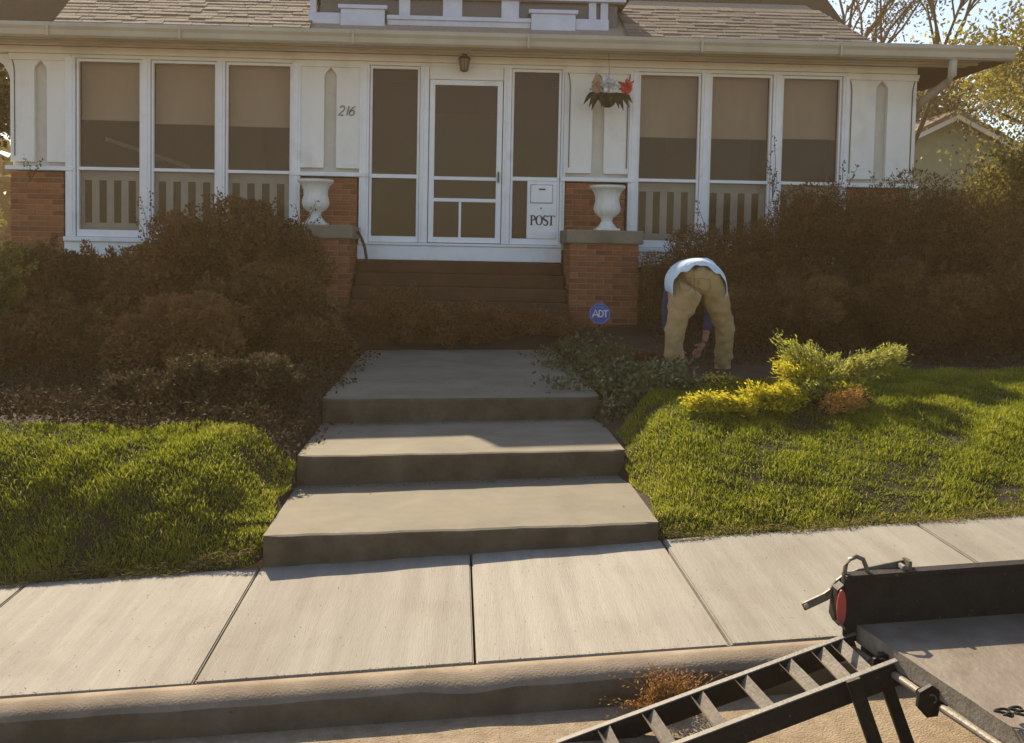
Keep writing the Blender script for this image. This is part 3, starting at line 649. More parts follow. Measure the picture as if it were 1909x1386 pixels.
stroke(m, [(0, 0), (.42, 1), (.84, 0)], .17, 0, .002, org=SO(-.072), sc=ho); stroke(m, [(.2, .33), (.64, .33)], .14, 0, .002, org=SO(-.072), sc=ho)
stroke(m, [(.08, 0), (.08, 1)], .16, 0, .002, org=SO(-.012), sc=ho); stroke(m, [(.08, .94), (.3, .93)]+arc(.3, .5, .32, .43, 80, -80)+[(.08, .06)], .14, 0, .002, org=SO(-.012), sc=ho)
stroke(m, [(.4, 0), (.4, 1)], .17, 0, .002, org=SO(.03), sc=ho); stroke(m, [(.05, .93), (.75, .93)], .15, 0, .002, org=SO(.03), sc=ho)
m.build('sign_lettering', M['signwhite'], sg)
MB().box(-.05, .05, -.006, -.0045, cz+.058, cz+.066).build('sign_line', M['signrim'], sg)
MB().box(-.008, .008, .005, .011, -.05, cz+.05).build('sign_stake', M['bark'], sg)
# ------------------------------------------------------------------ person bending over
def skin_body(name, verts, edges, radii, mt, parent, sub=2, root=0, disp=0, smooth_=0):
    me = bpy.data.meshes.new(name); me.from_pydata([tuple(v) for v in verts], edges, []); o = bpy.data.objects.new(name, me); C.objects.link(o)
    md = o.modifiers.new('skin', 'SKIN'); md.use_smooth_shade = True
    sv = me.skin_vertices[0].data
    for i, r in enumerate(radii): sv[i].radius = r if hasattr(r, '__len__') else (r, r)
    sv[root].use_root = True
    s_ = o.modifiers.new('sub', 'SUBSURF'); s_.levels = sub; s_.render_levels = sub
    if smooth_: q__ = o.modifiers.new('soft', 'SMOOTH'); q__.factor = .5; q__.iterations = smooth_
    if disp:
        tx = bpy.data.textures.new(name+'_folds', 'CLOUDS'); tx.noise_scale = .07; d_ = o.modifiers.new('folds', 'DISPLACE'); d_.texture = tx; d_.strength = disp; d_.mid_level = .5; d_.texture_coords = 'LOCAL'
    bpy.context.view_layer.update(); dg = bpy.context.evaluated_depsgraph_get(); em = bpy.data.meshes.new_from_object(o.evaluated_get(dg)); em.name = name
    bpy.data.objects.remove(o); em.materials.clear(); em.materials.append(mt); em.polygons.foreach_set('use_smooth', [True]*len(em.polygons))
    return link(name, em, parent)
PDY = 7.95; pc = at(1303, 560, PDY); pg = float(gz(pc.x, PDY))
pe = thing('person', 'person bending far over with back turned, khaki trousers and pale shirt, working in the bed', 'person', loc=(pc.x, PDY, pg))
def q(u, v, Yo): a = at(u, v, PDY+Yo); return Vector((a.x-pc.x, a.y-PDY, a.z-pg))
hipL, hipR = q(1277, 524, .02), q(1332, 524, .04)
kL, kR = q(1257, 618, -.03), q(1351, 612, .10)
aL, aR = q(1262, 698, -.02), q(1347, 686, .22)
pel = q(1304, 515, .04); waist = q(1303, 505, .20); chest = q(1301, 520, .44); neck = q(1301, 540, .62); head = q(1302, 566, .74); top = q(1303, 590, .76)
shL, shR = q(1272, 530, .52), q(1326, 532, .56)
elL, elR = q(1252, 590, .50), q(1322, 590, .58); wrL, wrR = q(1262, 650, .52), q(1313, 640, .46)
# continuous body
bv = [pel+Vector((0, .05, 0)), hipL+Vector((0, .06, 0)), hipR+Vector((0, .06, 0)), kL, kR, aL, aR, waist, chest, neck, head, top, shL, shR, elL, elR, wrL, wrR, aL+Vector((0, -.0, -.06)), aR+Vector((0, 0, -.06)), aL+Vector((-.02, .17, -.09)), aR+Vector((.02, .17, -.09))]
be = [(0, 1), (0, 2), (1, 3), (2, 4), (3, 5), (4, 6), (0, 7), (7, 8), (8, 9), (9, 10), (10, 11), (8, 12), (8, 13), (12, 14), (13, 15), (14, 16), (15, 17), (5, 18), (6, 19), (18, 20), (19, 21)]
br = [.06, .045, .045, .05, .05, .034, .034, .09, .11, .045, .08, .065, .055, .055, .038, .038, .026, .026, .035, .035, .03, .03]
skin_body('body', bv, be, br, M['skin'], pe)
# trousers: pelvis + legs
tv = [q(1304, 524, .05), q(1283, 532, .03), q(1325, 532, .05), q(1268, 575, .0), q(1341, 573, .05), kL, kR, q(1257, 660, -.02), q(1349, 652, .16), aL+Vector((0, 0, .0)), aR, q(1303, 508, .14)]
te = [(0, 1), (0, 2), (1, 3), (2, 4), (3, 5), (4, 6), (5, 7), (6, 8), (7, 9), (8, 10), (0, 11)]
tr = [(.165, .15), (.128, .13), (.128, .13), (.105, .11), (.102, .108), (.084, .088), (.08, .086), (.078, .08), (.075, .078), (.08, .082), (.074, .076), (.165, .13)]
tro = skin_body('trousers', tv, te, tr, M['pants'], pe, disp=.045, sub=3, smooth_=14)
M['seam'] = mat('trouser_seam', (.24, .155, .065), None, rough=.9)
def seam(pts, w_, nm):
    m = MB(); pp = []
    for a_, b_ in zip(pts[:-1], pts[1:]):
        for k in range(6): t = k/6; pp.append((a_[0]+(b_[0]-a_[0])*t, a_[1]+(b_[1]-a_[1])*t))
    pp.append(pts[-1]); v = [];
    for i, (u, v_) in enumerate(pp):
        c_ = q(u, v_, -.22); n_ = pp[min(i+1, len(pp)-1)]; p_ = pp[max(i-1, 0)]; d_ = Vector((n_[0]-p_[0], 0, -(n_[1]-p_[1]))).normalized(); e_ = Vector((-d_.z, 0, d_.x))*w_/2; v += [c_-e_, c_+e_]
    m.add(v, [(2*i, 2*i+1, 2*i+3, 2*i+2) for i in range(len(pp)-1)]); o = m.build(nm, M['seam'], pe)
    sw_ = o.modifiers.new('wrap', 'SHRINKWRAP'); sw_.target = tro; sw_.wrap_method = 'PROJECT'; sw_.use_project_y = True; sw_.use_positive_direction = True; sw_.use_negative_direction = True; sw_.offset = .003
seam([(1303, 505), (1304, 530), (1305, 552)], .006, 'centre_seam')
seam([(1276, 522), (1297, 520), (1298, 538), (1287, 545), (1276, 540), (1276, 522)], .005, 'back_pocket')
seam([(1312, 520), (1333, 523), (1333, 541), (1322, 546), (1311, 538), (1312, 520)], .005, 'back_pocket')
MB().lathe((aL.x, aL.y, aL.z-.045), [(.066, 0), (.072, .03), (.07, .07)], 18).build('trouser_cuff', M['pants'], pe, smooth=True)
MB().lathe((aR.x, aR.y, aR.z-.045), [(.062, 0), (.067, .03), (.066, .07)], 18).build('trouser_cuff', M['pants'], pe, smooth=True)
# shirt over back, hangs past the waist
hv = [q(1303, 499, .14), q(1303, 504, .26), chest, q(1301, 530, .56), shL, shR]
he = [(0, 1), (1, 2), (2, 3), (2, 4), (2, 5)]
skin_body('shirt', hv, he, [(.165, .10), (.165, .12), (.15, .14), (.08, .08), (.08, .08), (.08, .08)], M['shirt'], pe, disp=.03)
# shirt hem: a ragged strip wrapped over the seat
m = MB(); v = []; f = []; n = 22
for i in range(n+1):
    t = i/n; a = math.radians(200-220*t)
    e = .013*math.sin(i*2.1)+.01*math.sin(i*5.3)
    cxx = q(1302, 530, .0)
    rx, rz_ = .232, .205
    for j, (yo, sc) in enumerate(((-.055+e, .97), (-.01, 1.02), (.10, 1.05), (.24, 1.0))):
        v.append((cxx.x+rx*sc*math.cos(a), yo, cxx.z+rz_*sc*math.sin(a)+((-.055+e*1.6 if j == 0 else 0)+(-.012 if j == 1 else 0))))
for i in range(n):
    for j in range(3): f.append((i*4+j, (i+1)*4+j, (i+1)*4+j+1, i*4+j+1))
m.add(v, f); ho_ = m.build('shirt_hem', M['shirt'], pe, smooth=True)
sd = ho_.modifiers.new('thick', 'SOLIDIFY'); sd.thickness = .008; ho_.modifiers.new('fold', 'DISPLACE').strength = .03; tx_ = bpy.data.textures.new('hem_folds', 'CLOUDS'); tx_.noise_scale = .05; ho_.modifiers['fold'].texture = tx_; ss = ho_.modifiers.new('s', 'SUBSURF'); ss.levels = 1; ss.render_levels = 1
skin_body('sleeve', [q(1262, 520, .40), q(1252, 545, .36), q(1246, 585, .34), q(1247, 622, .38)], [(0, 1), (1, 2), (2, 3)], [.085, .075, .06, .05], M['sleeve'], pe, disp=.012)
skin_body('sleeve', [shR, q(1324, 560, .58), elR, q(1317, 622, .50)], [(0, 1), (1, 2), (2, 3)], [.07, .06, .05, .042], M['sleeve'], pe, disp=.012)
def hand(wr, dirv, side):
    d = Vector(dirv).normalized(); s_ = d.cross(Vector((0, 1, 0))).normalized()*side
    pv = [wr, wr+d*.05, wr+d*.095]; verts = [pv[0], pv[1], pv[2]]; ed = [(0, 1), (1, 2)]; rd = [(.024, .02), (.034, .016), (.036, .015)]
    for k, (off, ln_) in enumerate(((-.030, .062), (-.010, .074), (.010, .07), (.028, .055))):
        b = len(verts); base = wr+d*.092+s_*off
        verts += [base, base+d*ln_*.5+Vector((0, -.006, 0)), base+d*ln_*.9+Vector((0, -.026, 0))]; ed += [(2, b), (b, b+1), (b+1, b+2)]; rd += [.0095, .0088, .0075]
    b = len(verts); verts += [wr+d*.04-s_*.032, wr+d*.075-s_*.055+Vector((0, -.01, 0))]; ed += [(1, b), (b, b+1)]; rd += [.011, .009]
    skin_body('hand', verts, ed, rd, M['skin'], pe, sub=1)
hand(wrR, (-.02-.06, -.03, -.1), 1); hand(wrL, (.05, 0, -.1), -1)
m = MB(); P = rng.normal(size=(900, 3)); P /= np.linalg.norm(P, axis=1)[:, None]; P = P[P[:, 1] > -.9]
hc = np.array(head*.55+top*.45); PP = hc+P*np.array([.083, .092, .10]); leaf_mesh('hair', PP, P, .05, .012, M['hair'], pe, up=P*.4+np.array([0, -.2, -1]))
# face: ears, nose, mouth and eyes on the hanging head (turned from the camera)
fc = np.array(head*.5+top*.5)
MB().lathe((fc[0]-.085, fc[1], fc[2]), [(.004, -.03), (.013, -.01), (.013, .012), (.004, .03)], 8).build('ear', M['skin'], pe)
MB().lathe((fc[0]+.085, fc[1], fc[2]), [(.004, -.03), (.013, -.01), (.013, .012), (.004, .03)], 8).build('ear', M['skin'], pe)
for aa, nm in ((aL, 0), (aR, 1)):
    m = MB(); g0 = -.005
    zf = float(gz(pc.x+aa.x, PDY+aa.y))-pg
    skin_body('shoe', [Vector((aa.x, aa.y-.04, zf+.045)), Vector((aa.x, aa.y+.06, zf+.045)), Vector((aa.x+(.03 if nm else -.03), aa.y+.19, zf+.03))], [(0, 1), (1, 2)], [(.045, .045), (.048, .045), (.042, .032)], M['shoe'], pe, sub=1)
# ------------------------------------------------------------------ vegetation
def shrub(name, label, cat, cx_, cy_, size, n, mt, L, W, group=None, clumps=26, lean=(0, 0), base=None, stems=8, flat=.0, twigs=0, seed=0, tex=1.0):
    rx, ry, rz_ = size; gzv = float(gz(cx_, cy_)) if base is None else base
    r = thing(name, label, cat, group, (cx_, cy_, gzv-.02))
    d = rng.normal(size=(clumps, 3)); d /= np.linalg.norm(d, axis=1)[:, None]; rad = rng.uniform(.45, 1, (clumps, 1))**.6
    cc = d*rad*np.array([rx, ry, rz_/2])*.86; cc[:, 2] += rz_*.5
    cc[:, 0] += lean[0]*cc[:, 2]; cc[:, 1] += lean[1]*cc[:, 2]
    cr = rng.uniform(.16, .34, clumps)*min(rx, rz_*.7)*tex
    ct = rng.normal(0, .16, clumps)
    k = rng.integers(0, clumps, n); g = rng.normal(size=(n, 3)); g /= np.maximum(1, np.linalg.norm(g, axis=1)/1.55)[:, None]; P = cc[k]+g*cr[k][:, None]*np.array([1, 1, .8])
    # filler in the core so the bush is dense
    nf = int(n*.35); e = rng.normal(size=(nf, 3)); e /= np.linalg.norm(e, axis=1)[:, None]; e *= rng.random((nf, 1))**.4*.9
    F = e*np.array([rx, ry, rz_/2])*.85; F[:, 2] += rz_*.5; F[:, 0] += lean[0]*F[:, 2]
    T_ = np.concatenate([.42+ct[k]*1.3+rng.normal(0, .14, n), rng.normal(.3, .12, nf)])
    ns = 16; sp = []; tw = MB()
    for _ in range(ns):
        d_ = rng.normal(size=3); d_[2] = abs(d_[2])*.8+.15; d_ /= np.linalg.norm(d_); e0 = d_*np.array([rx, ry, rz_/2])*.8; e0[2] += rz_*.5; e0[0] += lean[0]*e0[2]
        d2 = d_+rng.normal(size=3)*.35+np.array([0, 0, .3]); d2 /= np.linalg.norm(d2); ln2 = rng.uniform(.12, .30)*min(1, rz_)
        tw.tube([e0, e0+d2*ln2*.5, e0+d2*ln2], [.004, .003, .0015], 4)
        t2 = rng.random(70)[:, None]; sp.append(e0+d2*ln2*t2+rng.normal(size=(70, 3))*.022)
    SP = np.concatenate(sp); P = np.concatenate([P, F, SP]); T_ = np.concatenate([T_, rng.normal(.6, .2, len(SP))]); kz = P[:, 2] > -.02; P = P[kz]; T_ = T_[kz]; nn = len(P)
    cen = np.array([0, 0, rz_*.45]); U = P-cen; U /= np.linalg.norm(U, axis=1)[:, None]+1e-6; U += rng.normal(size=(nn, 3))*.9; U[:, 2] -= flat
    tone = T_
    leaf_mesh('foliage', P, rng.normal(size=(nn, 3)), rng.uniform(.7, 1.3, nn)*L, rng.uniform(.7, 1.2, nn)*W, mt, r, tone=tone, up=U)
    m = tw
    for i in range(min(stems, clumps)):
        e_ = Vector(cc[i]); b0 = Vector((rng.normal()*.06*rx, rng.normal()*.06, 0)); mid = b0.lerp(e_, .5)+Vector((rng.normal()*.05, rng.normal()*.05, .05))
        m.tube([b0, mid, e_], [.016, .011, .005], 5)
    for i in range(twigs):
        d_ = Vector((rng.normal()*.6, rng.normal()*.3-.2, rng.uniform(.3, 1))).normalized(); e0 = Vector(cc[rng.integers(0, clumps)]); e1 = e0+d_*rng.uniform(.2, .45)
        m.tube([e0, e0.lerp(e1, .5)+Vector((0, 0, .03)), e1], [.005, .004, .002], 4)
    m.build('stem', M['bark'], r)['kind'] = 'stuff'
    return r
def X_(u, v, Yv): return at(u, v, Yv).x
def put(u, vtop, vbot, Yv):   # x, height above ground there
    a = at(u, vtop, Yv); return a.x, a.z-float(gz(a.x, Yv))
big = 'dark unpruned shrubs before the left porch windows'
def bush_at(u, vtop, Yv, wpx, n, mt, L, W, nm, lab, grp=None, **k):
    x, h = put(u, vtop, 0, Yv); rx = wpx/2/FPX*Yv
    return shrub(nm, lab, 'shrub', x, Yv, (rx, min(rx, .8), h*1.02), n, mt, L, W, grp, **k)
bush_at(470, 375, 11.2, 250, 26000, M['bush'], .045, .028, 'tall_shrub', 'tallest dark shrub, arching up to the rail of the third left porch window', big, clumps=34, twigs=14, seed=1)
bush_at(350, 405, 11.3, 230, 22000, M['redbush'], .045, .028, 'tall_shrub', 'reddish-brown shrub under the middle left porch window', big, clumps=30, twigs=12)
bush_at(215, 465, 10.9, 230, 18000, M['redbush'], .045, .026, 'tall_shrub', 'reddish shrub below the white skirt board of the first porch window', big, twigs=6)
bush_at(80, 440, 10.6, 190, 18000, M['bush'], .045, .026, 'tall_shrub', 'dark shrub in front of the leftmost brick pier', big, twigs=4)
bush_at(90, 745, 7.2, 250, 9000, M['weed2'] if 'weed2' in M else M.setdefault('weed2', mat('faded_leaf', (.05, .04, .018), (.085, .065, .03), rough=.8, attr=True, trans=.2, c3=(.16, .12, .06), spec=.1)), .035, .02, 'perennial_plant', 'low dark plant behind the left lawn, farthest left of its row', 'fading perennials at the edge of the left bed', clumps=16)
bush_at(5, 590, 8.6, 260, 16000, M['bush'], .045, .026, 'low_shrub', 'dark low shrub at the left frame edge behind the lawn', big)
bush_at(150, 560, 9.2, 330, 26000, M['bush'], .045, .026, 'low_shrub', 'dark rounded shrub in deep shade left of the reddish one', big)
bush_at(330, 560, 9.0, 300, 24000, M['redbush'], .04, .024, 'low_shrub', 'brown shrub in the middle of the left bed', big)
bush_at(478, 500, 10.0, 240, 26000, M['bush'], .045, .028, 'tall_shrub', 'dark dense shrub beside the left pedestal', big, clumps=30)
bush_at(590, 600, 9.2, 150, 12000, M['bush'], .035, .02, 'low_shrub', 'dark shrub at the left side of the upper landing', big)
bush_at(385, 668, 7.2, 190, 9000, M['weed2'] if 'weed2' in M else M.setdefault('weed2', mat('faded_leaf', (.05, .04, .018), (.085, .065, .03), rough=.8, attr=True, trans=.2, c3=(.16, .12, .06), spec=.1)), .035, .02, 'perennial_plant', 'faded brown leafy perennial at the edge of the left bed', 'fading perennials at the edge of the left bed', clumps=18, stems=14)
bush_at(490, 672, 7.25, 170, 8000, M['weed2'], .035, .02, 'perennial_plant', 'faded brown perennial closest to the concrete steps on the left', 'fading perennials at the edge of the left bed', clumps=18, stems=14)
bush_at(270, 700, 7.15, 190, 7000, M['weed2'], .035, .02, 'perennial_plant', 'darker low perennial left of the faded brown ones', 'fading perennials at the edge of the left bed', clumps=14)
bush_at(-20, 405, 8.6, 95, 8000, M['gold'], .04, .026, 'sunlit_bush', 'sunlit pale golden bush cut by the left frame edge', None, clumps=16)
# plants before the porch steps
for u, vt, Yv, wp, lab in ((740, 560, 11.25, 150, 'brown dried plant left of the middle before the porch steps'), (870, 585, 11.2, 170, 'brown dried plant in the middle before the porch steps'), (990, 600, 11.2, 160, 'brown dried plant right of the middle before the porch steps')):
    bush_at(u, vt-20, Yv, wp*1.25, 6500, M['redbush'], .035, .018, 'dried_plant', lab, 'dried plants before the porch steps', clumps=22, stems=20, twigs=12)
# right-hand hedge of yews
yg = 'dark overgrown yews before the right porch windows'
bush_at(1260, 465, 11.2, 150, 13000, M['yew'], .035, .012, 'yew_bush', 'narrow dark yew between the right pedestal and the bending person', yg)
bush_at(1360, 415, 11.1, 240, 26000, M['yew'], .04, .013, 'yew_bush', 'dark yew directly behind the bending person', yg, clumps=30, twigs=6)
bush_at(1510, 365, 11.0, 280, 30000, M['yew'], .04, .013, 'yew_bush', 'dark yew under the last porch window with sprigs on the post', yg, clumps=34, twigs=14)
bush_at(1680, 340, 10.9, 300, 30000, M['yew'], .04, .013, 'yew_bush', 'tall dark yew before the right corner column', yg, clumps=34, twigs=8)
bush_at(1840, 345, 10.6, 320, 30000, M['yew'], .04, .013, 'yew_bush', 'tall dark yew under the golden tree at the right', yg, clumps=34)
bush_at(1480, 520, 9.6, 320, 28000, M['yew'], .04, .013, 'yew_bush', 'lower dark yew behind the pile of cut boughs', yg, clumps=30)
bush_at(1720, 510, 9.4, 340, 30000, M['yew'], .04, .013, 'yew_bush', 'lower dark yew behind the right lawn', yg, clumps=30)
bush_at(1930, 500, 9.2, 260, 18000, M['yew'], .04, .013, 'yew_bush', 'lower dark yew cut by the right frame edge', yg)
bush_at(1170, 655, 9.0, 130, 5000, M['bush'], .035, .02, 'low_shrub', 'small dark plant between the blue sign and the bending person', None, clumps=14)
# sprigs climbing over the posts
def sprig(u0, v0, pts, Yv, lab):
    a = at(u0, v0, Yv); r = thing('climbing_sprig', lab, 'sprig', 'sprigs reaching over the porch front', (a.x, a.y, a.z))
    m = MB(); P = []
    for (u1, v1) in pts:
        b = at(u1, v1, Yv)-a; md = b*.5+Vector((.03, 0, .04)); m.tube([(0, 0, 0), md, b], [.006, .004, .002], 5)
        for t in np.linspace(.25, 1, 22): P.append(np.array(b*t)+rng.normal(size=3)*.022)
    m.build('stem', M['bark'], r); P = np.array(P); leaf_mesh('foliage', P, rng.normal(size=P.shape), .04, .024, M['bush'], r)
sprig(1440, 370, ((1443, 252), (1432, 300), (1448, 320)), 12.45, 'thin sprig up the last post of the right windows')
sprig(1560, 380, ((1600, 310), (1572, 300), (1545, 330), (1560, 350)), 12.4, 'leafy sprig before the right corner column')
sprig(1690, 380, ((1675, 318), (1705, 300), (1660, 345)), 12.3, 'sprig at the right edge of the corner column')
sprig(555, 450, ((590, 375), (572, 395), (550, 380), (600, 400)), 12.0, 'sprig lying across the left urn')
sprig(275, 470, ((262, 370), (280, 355), (250, 400), (300, 400)), 12.3, 'twiggy sprig up the first window post at the left')
sprig(400, 420, ((405, 350), (395, 370), (420, 375)), 12.3, 'sprig against the second window post at the left')
sprig(55, 340, ((48, 295), (75, 300)), 12.5, 'tiny sprig on the leftmost column sill')
sprig(1320, 480, ((1300, 380), (1330, 410), (1290, 420)), 12.2, 'sprig reaching up the first right window post')
# ivy on the right of the landing
def scatter(name, n, region, L, W, mt, hgt, zo=0, dens=None, **k):
    """region: (x0,x1,y0,y1); optional dens(x,y)->0..1 keep probability"""
    x = rng.uniform(region[0], region[1], n); y = rng.uniform(region[2], region[3], n)
    if dens is not None: kp = rng.random(n) < dens(x, y); x, y = x[kp], y[kp]
    P = np.stack([x, y, gz(x, y)+rng.random(len(x))**1.5*hgt+zo], 1)
    return leaf_mesh(name, P, rng.normal(size=P.shape), rng.uniform(.6, 1.3, len(x))*L, rng.uniform(.7, 1.2, len(x))*W, mt, **k)
def ivyd(x, y):
    d = sm(.62, 1.25, x+.10*np.sin(y*5)+.05*np.sin(y*13))*(1-sm(1.35, 1.65, x)); return d*(1-.6*sm(1.15, 1.4, x))*(.25+.75*(np.sin(x*9+y*4)*.5+.5))*sm(7.35, 7.65, y+.25*(x-1))
o = scatter('ivy_groundcover', 20000, (.6, 2.6, 7.1, 10.6), .045, .032, M['ivy'], .17, dens=ivyd); tag(o, 'dark green ivy spilling over the right side of the landing', 'ivy', kind='stuff')
def ivyd2(x, y): return sm(1.0, 1.2, x)*(1-sm(1.55, 1.9, x))*sm(6.9, 7.2, y)
o = scatter('ivy_patch', 6000, (1.0, 2.0, 6.6, 7.7), .04, .03, M['ivy'], .16, dens=ivyd2); tag(o, 'sparse dark ivy hanging beside the second step riser', 'ivy', kind='stuff')
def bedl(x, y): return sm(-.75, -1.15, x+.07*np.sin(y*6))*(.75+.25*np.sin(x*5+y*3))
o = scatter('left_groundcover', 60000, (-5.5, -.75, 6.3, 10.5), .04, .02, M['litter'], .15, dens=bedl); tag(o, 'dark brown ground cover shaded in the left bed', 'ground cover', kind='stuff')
def bedr(x, y): return sm(1.9, 2.3, x)*sm(8.1, 8.6, y-.0)
o = scatter('right_groundcover', 16000, (1.9, 6.5, 8.0, 10.6), .04, .02, M['litter'], .10, dens=bedr); tag(o, 'dark litter and ground cover under the right yews', 'ground cover', kind='stuff')
# grass
def fbm(x, y): return (np.sin(x*2.3+1.3*np.sin(y*1.9))+np.sin(y*3.1+x*1.7+2)+.6*np.sin(x*6.1-y*5.3)+.5*np.sin(x*11+y*9.7))/3.1
def lawn(name, lab, region, dens_m2, inside):
    n = int((region[1]-region[0])*(region[3]-region[2])*dens_m2)
    x = rng.uniform(region[0], region[1], n); y = rng.uniform(region[2], region[3], n)
    kp = inside(x, y)
    # clumping and bald patches
    f_ = .5*fbm(x, y)+.7*rel(x, y); kp &= rng.random(n) < np.clip(.70+.42*f_+.25*np.sin(x*23+y*17)*np.sin(y*29-x*7), .12, 1)
    x, y = x[kp], y[kp]; n = len(x); f_ = .5*fbm(x, y)+.8*rel(x, y)
    P = np.stack([x, y, gz(x, y)-.004], 1)
    up = rng.normal(size=(n, 3))*.42; up[:, 2] = 1; cl = np.sin(x*31)*np.cos(y*27); up[:, 0] += .35*cl+.15*np.sin(x*3); up[:, 1] -= .28+.2*np.sin(y*21+x*13)
    Lg = rng.uniform(.016, .042, n)*(1+.28*f_)*np.where(rng.random(n) < .03, 1.5, 1)
    dry = np.clip(.5*np.sin(x*1.7+.6)*np.sin(y*2.9+x)-.12, 0, 1)
    near = sm(5.9, 5.2, y)*.22+sm(.55, 0, np.maximum(WX0-x, x-WX1))*.35
    tone = rng.normal(.36, .2, n)+.20*f_+(rng.random(n) < (.05+dry*.5+near*.6))*.5
    o = leaf_mesh(name, P, rng.normal(size=(n, 3)), Lg, rng.uniform(.004, .0075, n), M['blade'], up=up, tone=tone, tri=True)
    return tag(o, lab, 'grass', kind='stuff')
lawn('left_lawn_grass', 'bright green grass mound left of the concrete steps', (-4.6, -.99, 5.12, 7.6), 24000, lambda x, y: (x < WX0-.015-.03*np.sin(y*9)) & (y > 5.15+.02*np.sin(x*8)) & (y < 6.50+.08*np.sin(x*3)-.10-.10*sm(-1.35, -1.05, x)) & (x > -.62*y-.2))
lawn('right_lawn_grass', 'sunlit green lawn right of the concrete steps', (1.09, 5.4, 5.12, 8.7), 21000, lambda x, y: (x > WX1+.02+.03*np.sin(y*7)+.35*sm(6.7, 7.2, y)) & (y > 5.16+.02*np.sin(x*6)) & (y < 7.3+.9*sm(2.2, 3.2, x)+.12*np.sin(x*4)) & (x < .62*y+.5))
# dry thatch that hangs over the walk edges, and grit on the concrete
n = 9000; x = np.concatenate([rng.uniform(-4.5, -1.02, n//2), rng.uniform(1.12, 5.2, n//2)]); y = 5.165+rng.normal(size=n)*.018+.02*np.sin(x*9)+.015*np.sin(x*23)
P = np.stack([x, y, gz(x, y)+.03+rng.random(n)*.02], 1); up = rng.normal(size=(n, 3)); up[:, 1] -= 1.1; up[:, 2] = .1+.4*rng.random(n)
tag(leaf_mesh('edge_thatch', P, rng.normal(size=P.shape), rng.uniform(.02, .05, n), .0035, M['thatch'] if 'thatch' in M else M.setdefault('thatch', mat('dry_thatch', (.10, .09, .02), (.28, .22, .08), rough=.9, attr=True, trans=.3, c3=(.42, .33, .17), spec=.1)), up=up), 'dry thatch fringe along the pavement edge', 'grass', kind='stuff')
n = 2600; x = rng.uniform(-3.2, 4.2, n); y = np.where(rng.random(n) < .45, rng.uniform(3.83, 5.14, n), np.where(rng.random(n) < .6, 3.822+np.abs(rng.normal(size=n))*.012, 3.62-np.abs(rng.normal(size=n))*.10))
z = np.where(y > 3.81, walkz(x, y)+.001, streetz(x, y)+.002); P = np.stack([x, y, z], 1); up = rng.normal(size=(n, 3)); up[:, 2] = np.abs(up[:, 2])*.35
tag(leaf_mesh('grit', P, np.tile([0, 0, 1.], (n, 1))+rng.normal(size=(n, 3))*.3, rng.uniform(.003, .010, n), rng.uniform(.002, .006, n), M['weed'], up=up), 'fine grit and crumbs on the pavement and in the gutter', 'grit', kind='stuff')
n = 900; x = rng.uniform(WX0, WX1, n); yk = np.array([6.19, 7.36, 8.4])[rng.integers(0, 3, n)]; y = yk-np.abs(rng.normal(size=n))*np.where(yk > 8, .5, .03); P = np.stack([x, y, tread(x, y)+.002], 1); up = rng.normal(size=(n, 3)); up[:, 2] = np.abs(up[:, 2])*.3
tag(leaf_mesh('step_debris', P, np.tile([0, 0, 1.], (n, 1))+rng.normal(size=(n, 3))*.3, rng.uniform(.004, .014, n), rng.uniform(.003, .008, n), M['litter'], up=up), 'leaf crumbs gathered at the back of the steps', 'debris', kind='stuff')
# cut boughs on the right lawn
def bough(a, b, lab, mt, n, w_, h, L=.05, W=.014, lift=0, fan=1.0):
    A = Vector((a[0], a[1], float(gz(*a)))); B = Vector((b[0], b[1], float(gz(*b))+lift)); r = thing('cut_bough', lab, 'cut branch', 'cut evergreen boughs heaped on the right lawn', A)
    d = B-A; side = Vector((-d.y, d.x, 0)).normalized(); m = MB(); m.tube([(0, 0, .03), d*.5+Vector((0, 0, .08+h*.3)), d+Vector((0, 0, .05))], [.014, .01, .004], 6); P = []; U = []
    for k in range(34):
        t = rng.uniform(.05, 1); s_ = rng.choice((-1, 1)); base = d*t+Vector((0, 0, .05+h*.35*math.sin(math.pi*t)))
        tip = base+side*s_*w_*rng.uniform(.4, 1)*(1-.5*t)+d.normalized()*rng.uniform(.04, .2)*fan+Vector((0, 0, rng.uniform(-.02, h)))
        m.tube([base, tip], [.005, .0015], 4)
        for q_ in range(n//34):
            tt = rng.uniform(.1, 1.05); p_ = base.lerp(tip, tt)+Vector(rng.normal(size=3))*.022; P.append(p_); U.append((tip-base).normalized()+Vector(rng.normal(size=3))*.55)
    P = np.array(P); P[:, 2] = np.maximum(P[:, 2], gz(P[:, 0]+A.x, P[:, 1]+A.y)-A.z+.01)
    m.build('bough_stem', M['bark'], r); leaf_mesh('needles', P, rng.normal(size=P.shape), rng.uniform(.6, 1.3, len(P))*L, W, mt, r, up=np.array(U))
def gp_(u, v):   # ground point under a pixel
    Yv = 6.5
    for _ in range(30):
        p_ = at(u, v, Yv); g_ = float(gz(p_.x, Yv)); Yv = Yv*g_/p_.z if p_.z < 0 else Yv
    return at(u, v, Yv)
a = gp_(1560, 752)
def off(u, v): p_ = gp_(u, v); return (p_.x, p_.y)
def offb(u, v, dx, dy): p_ = gp_(u, v); return (p_.x, p_.y), (p_.x+dx, p_.y+dy)
bough(*offb(1500, 742, .62, .12), 'largest grey-green cut bough, its tip pointing up at the right of the heap', M['greyjun'], 7500, .16, .13, L=.032, W=.010, lift=.15)
bough(*offb(1600, 742, -.42, .06), 'olive-yellow bough rising at the left of the heap', M['greyjun'], 5200, .14, .14, L=.032, W=.010, lift=.15)
bough(*offb(1600, 750, -.42, .0), 'bright yellow bough in the heart of the heap', M['yellow'], 3200, .13, .13, L=.034, W=.011, lift=.06)
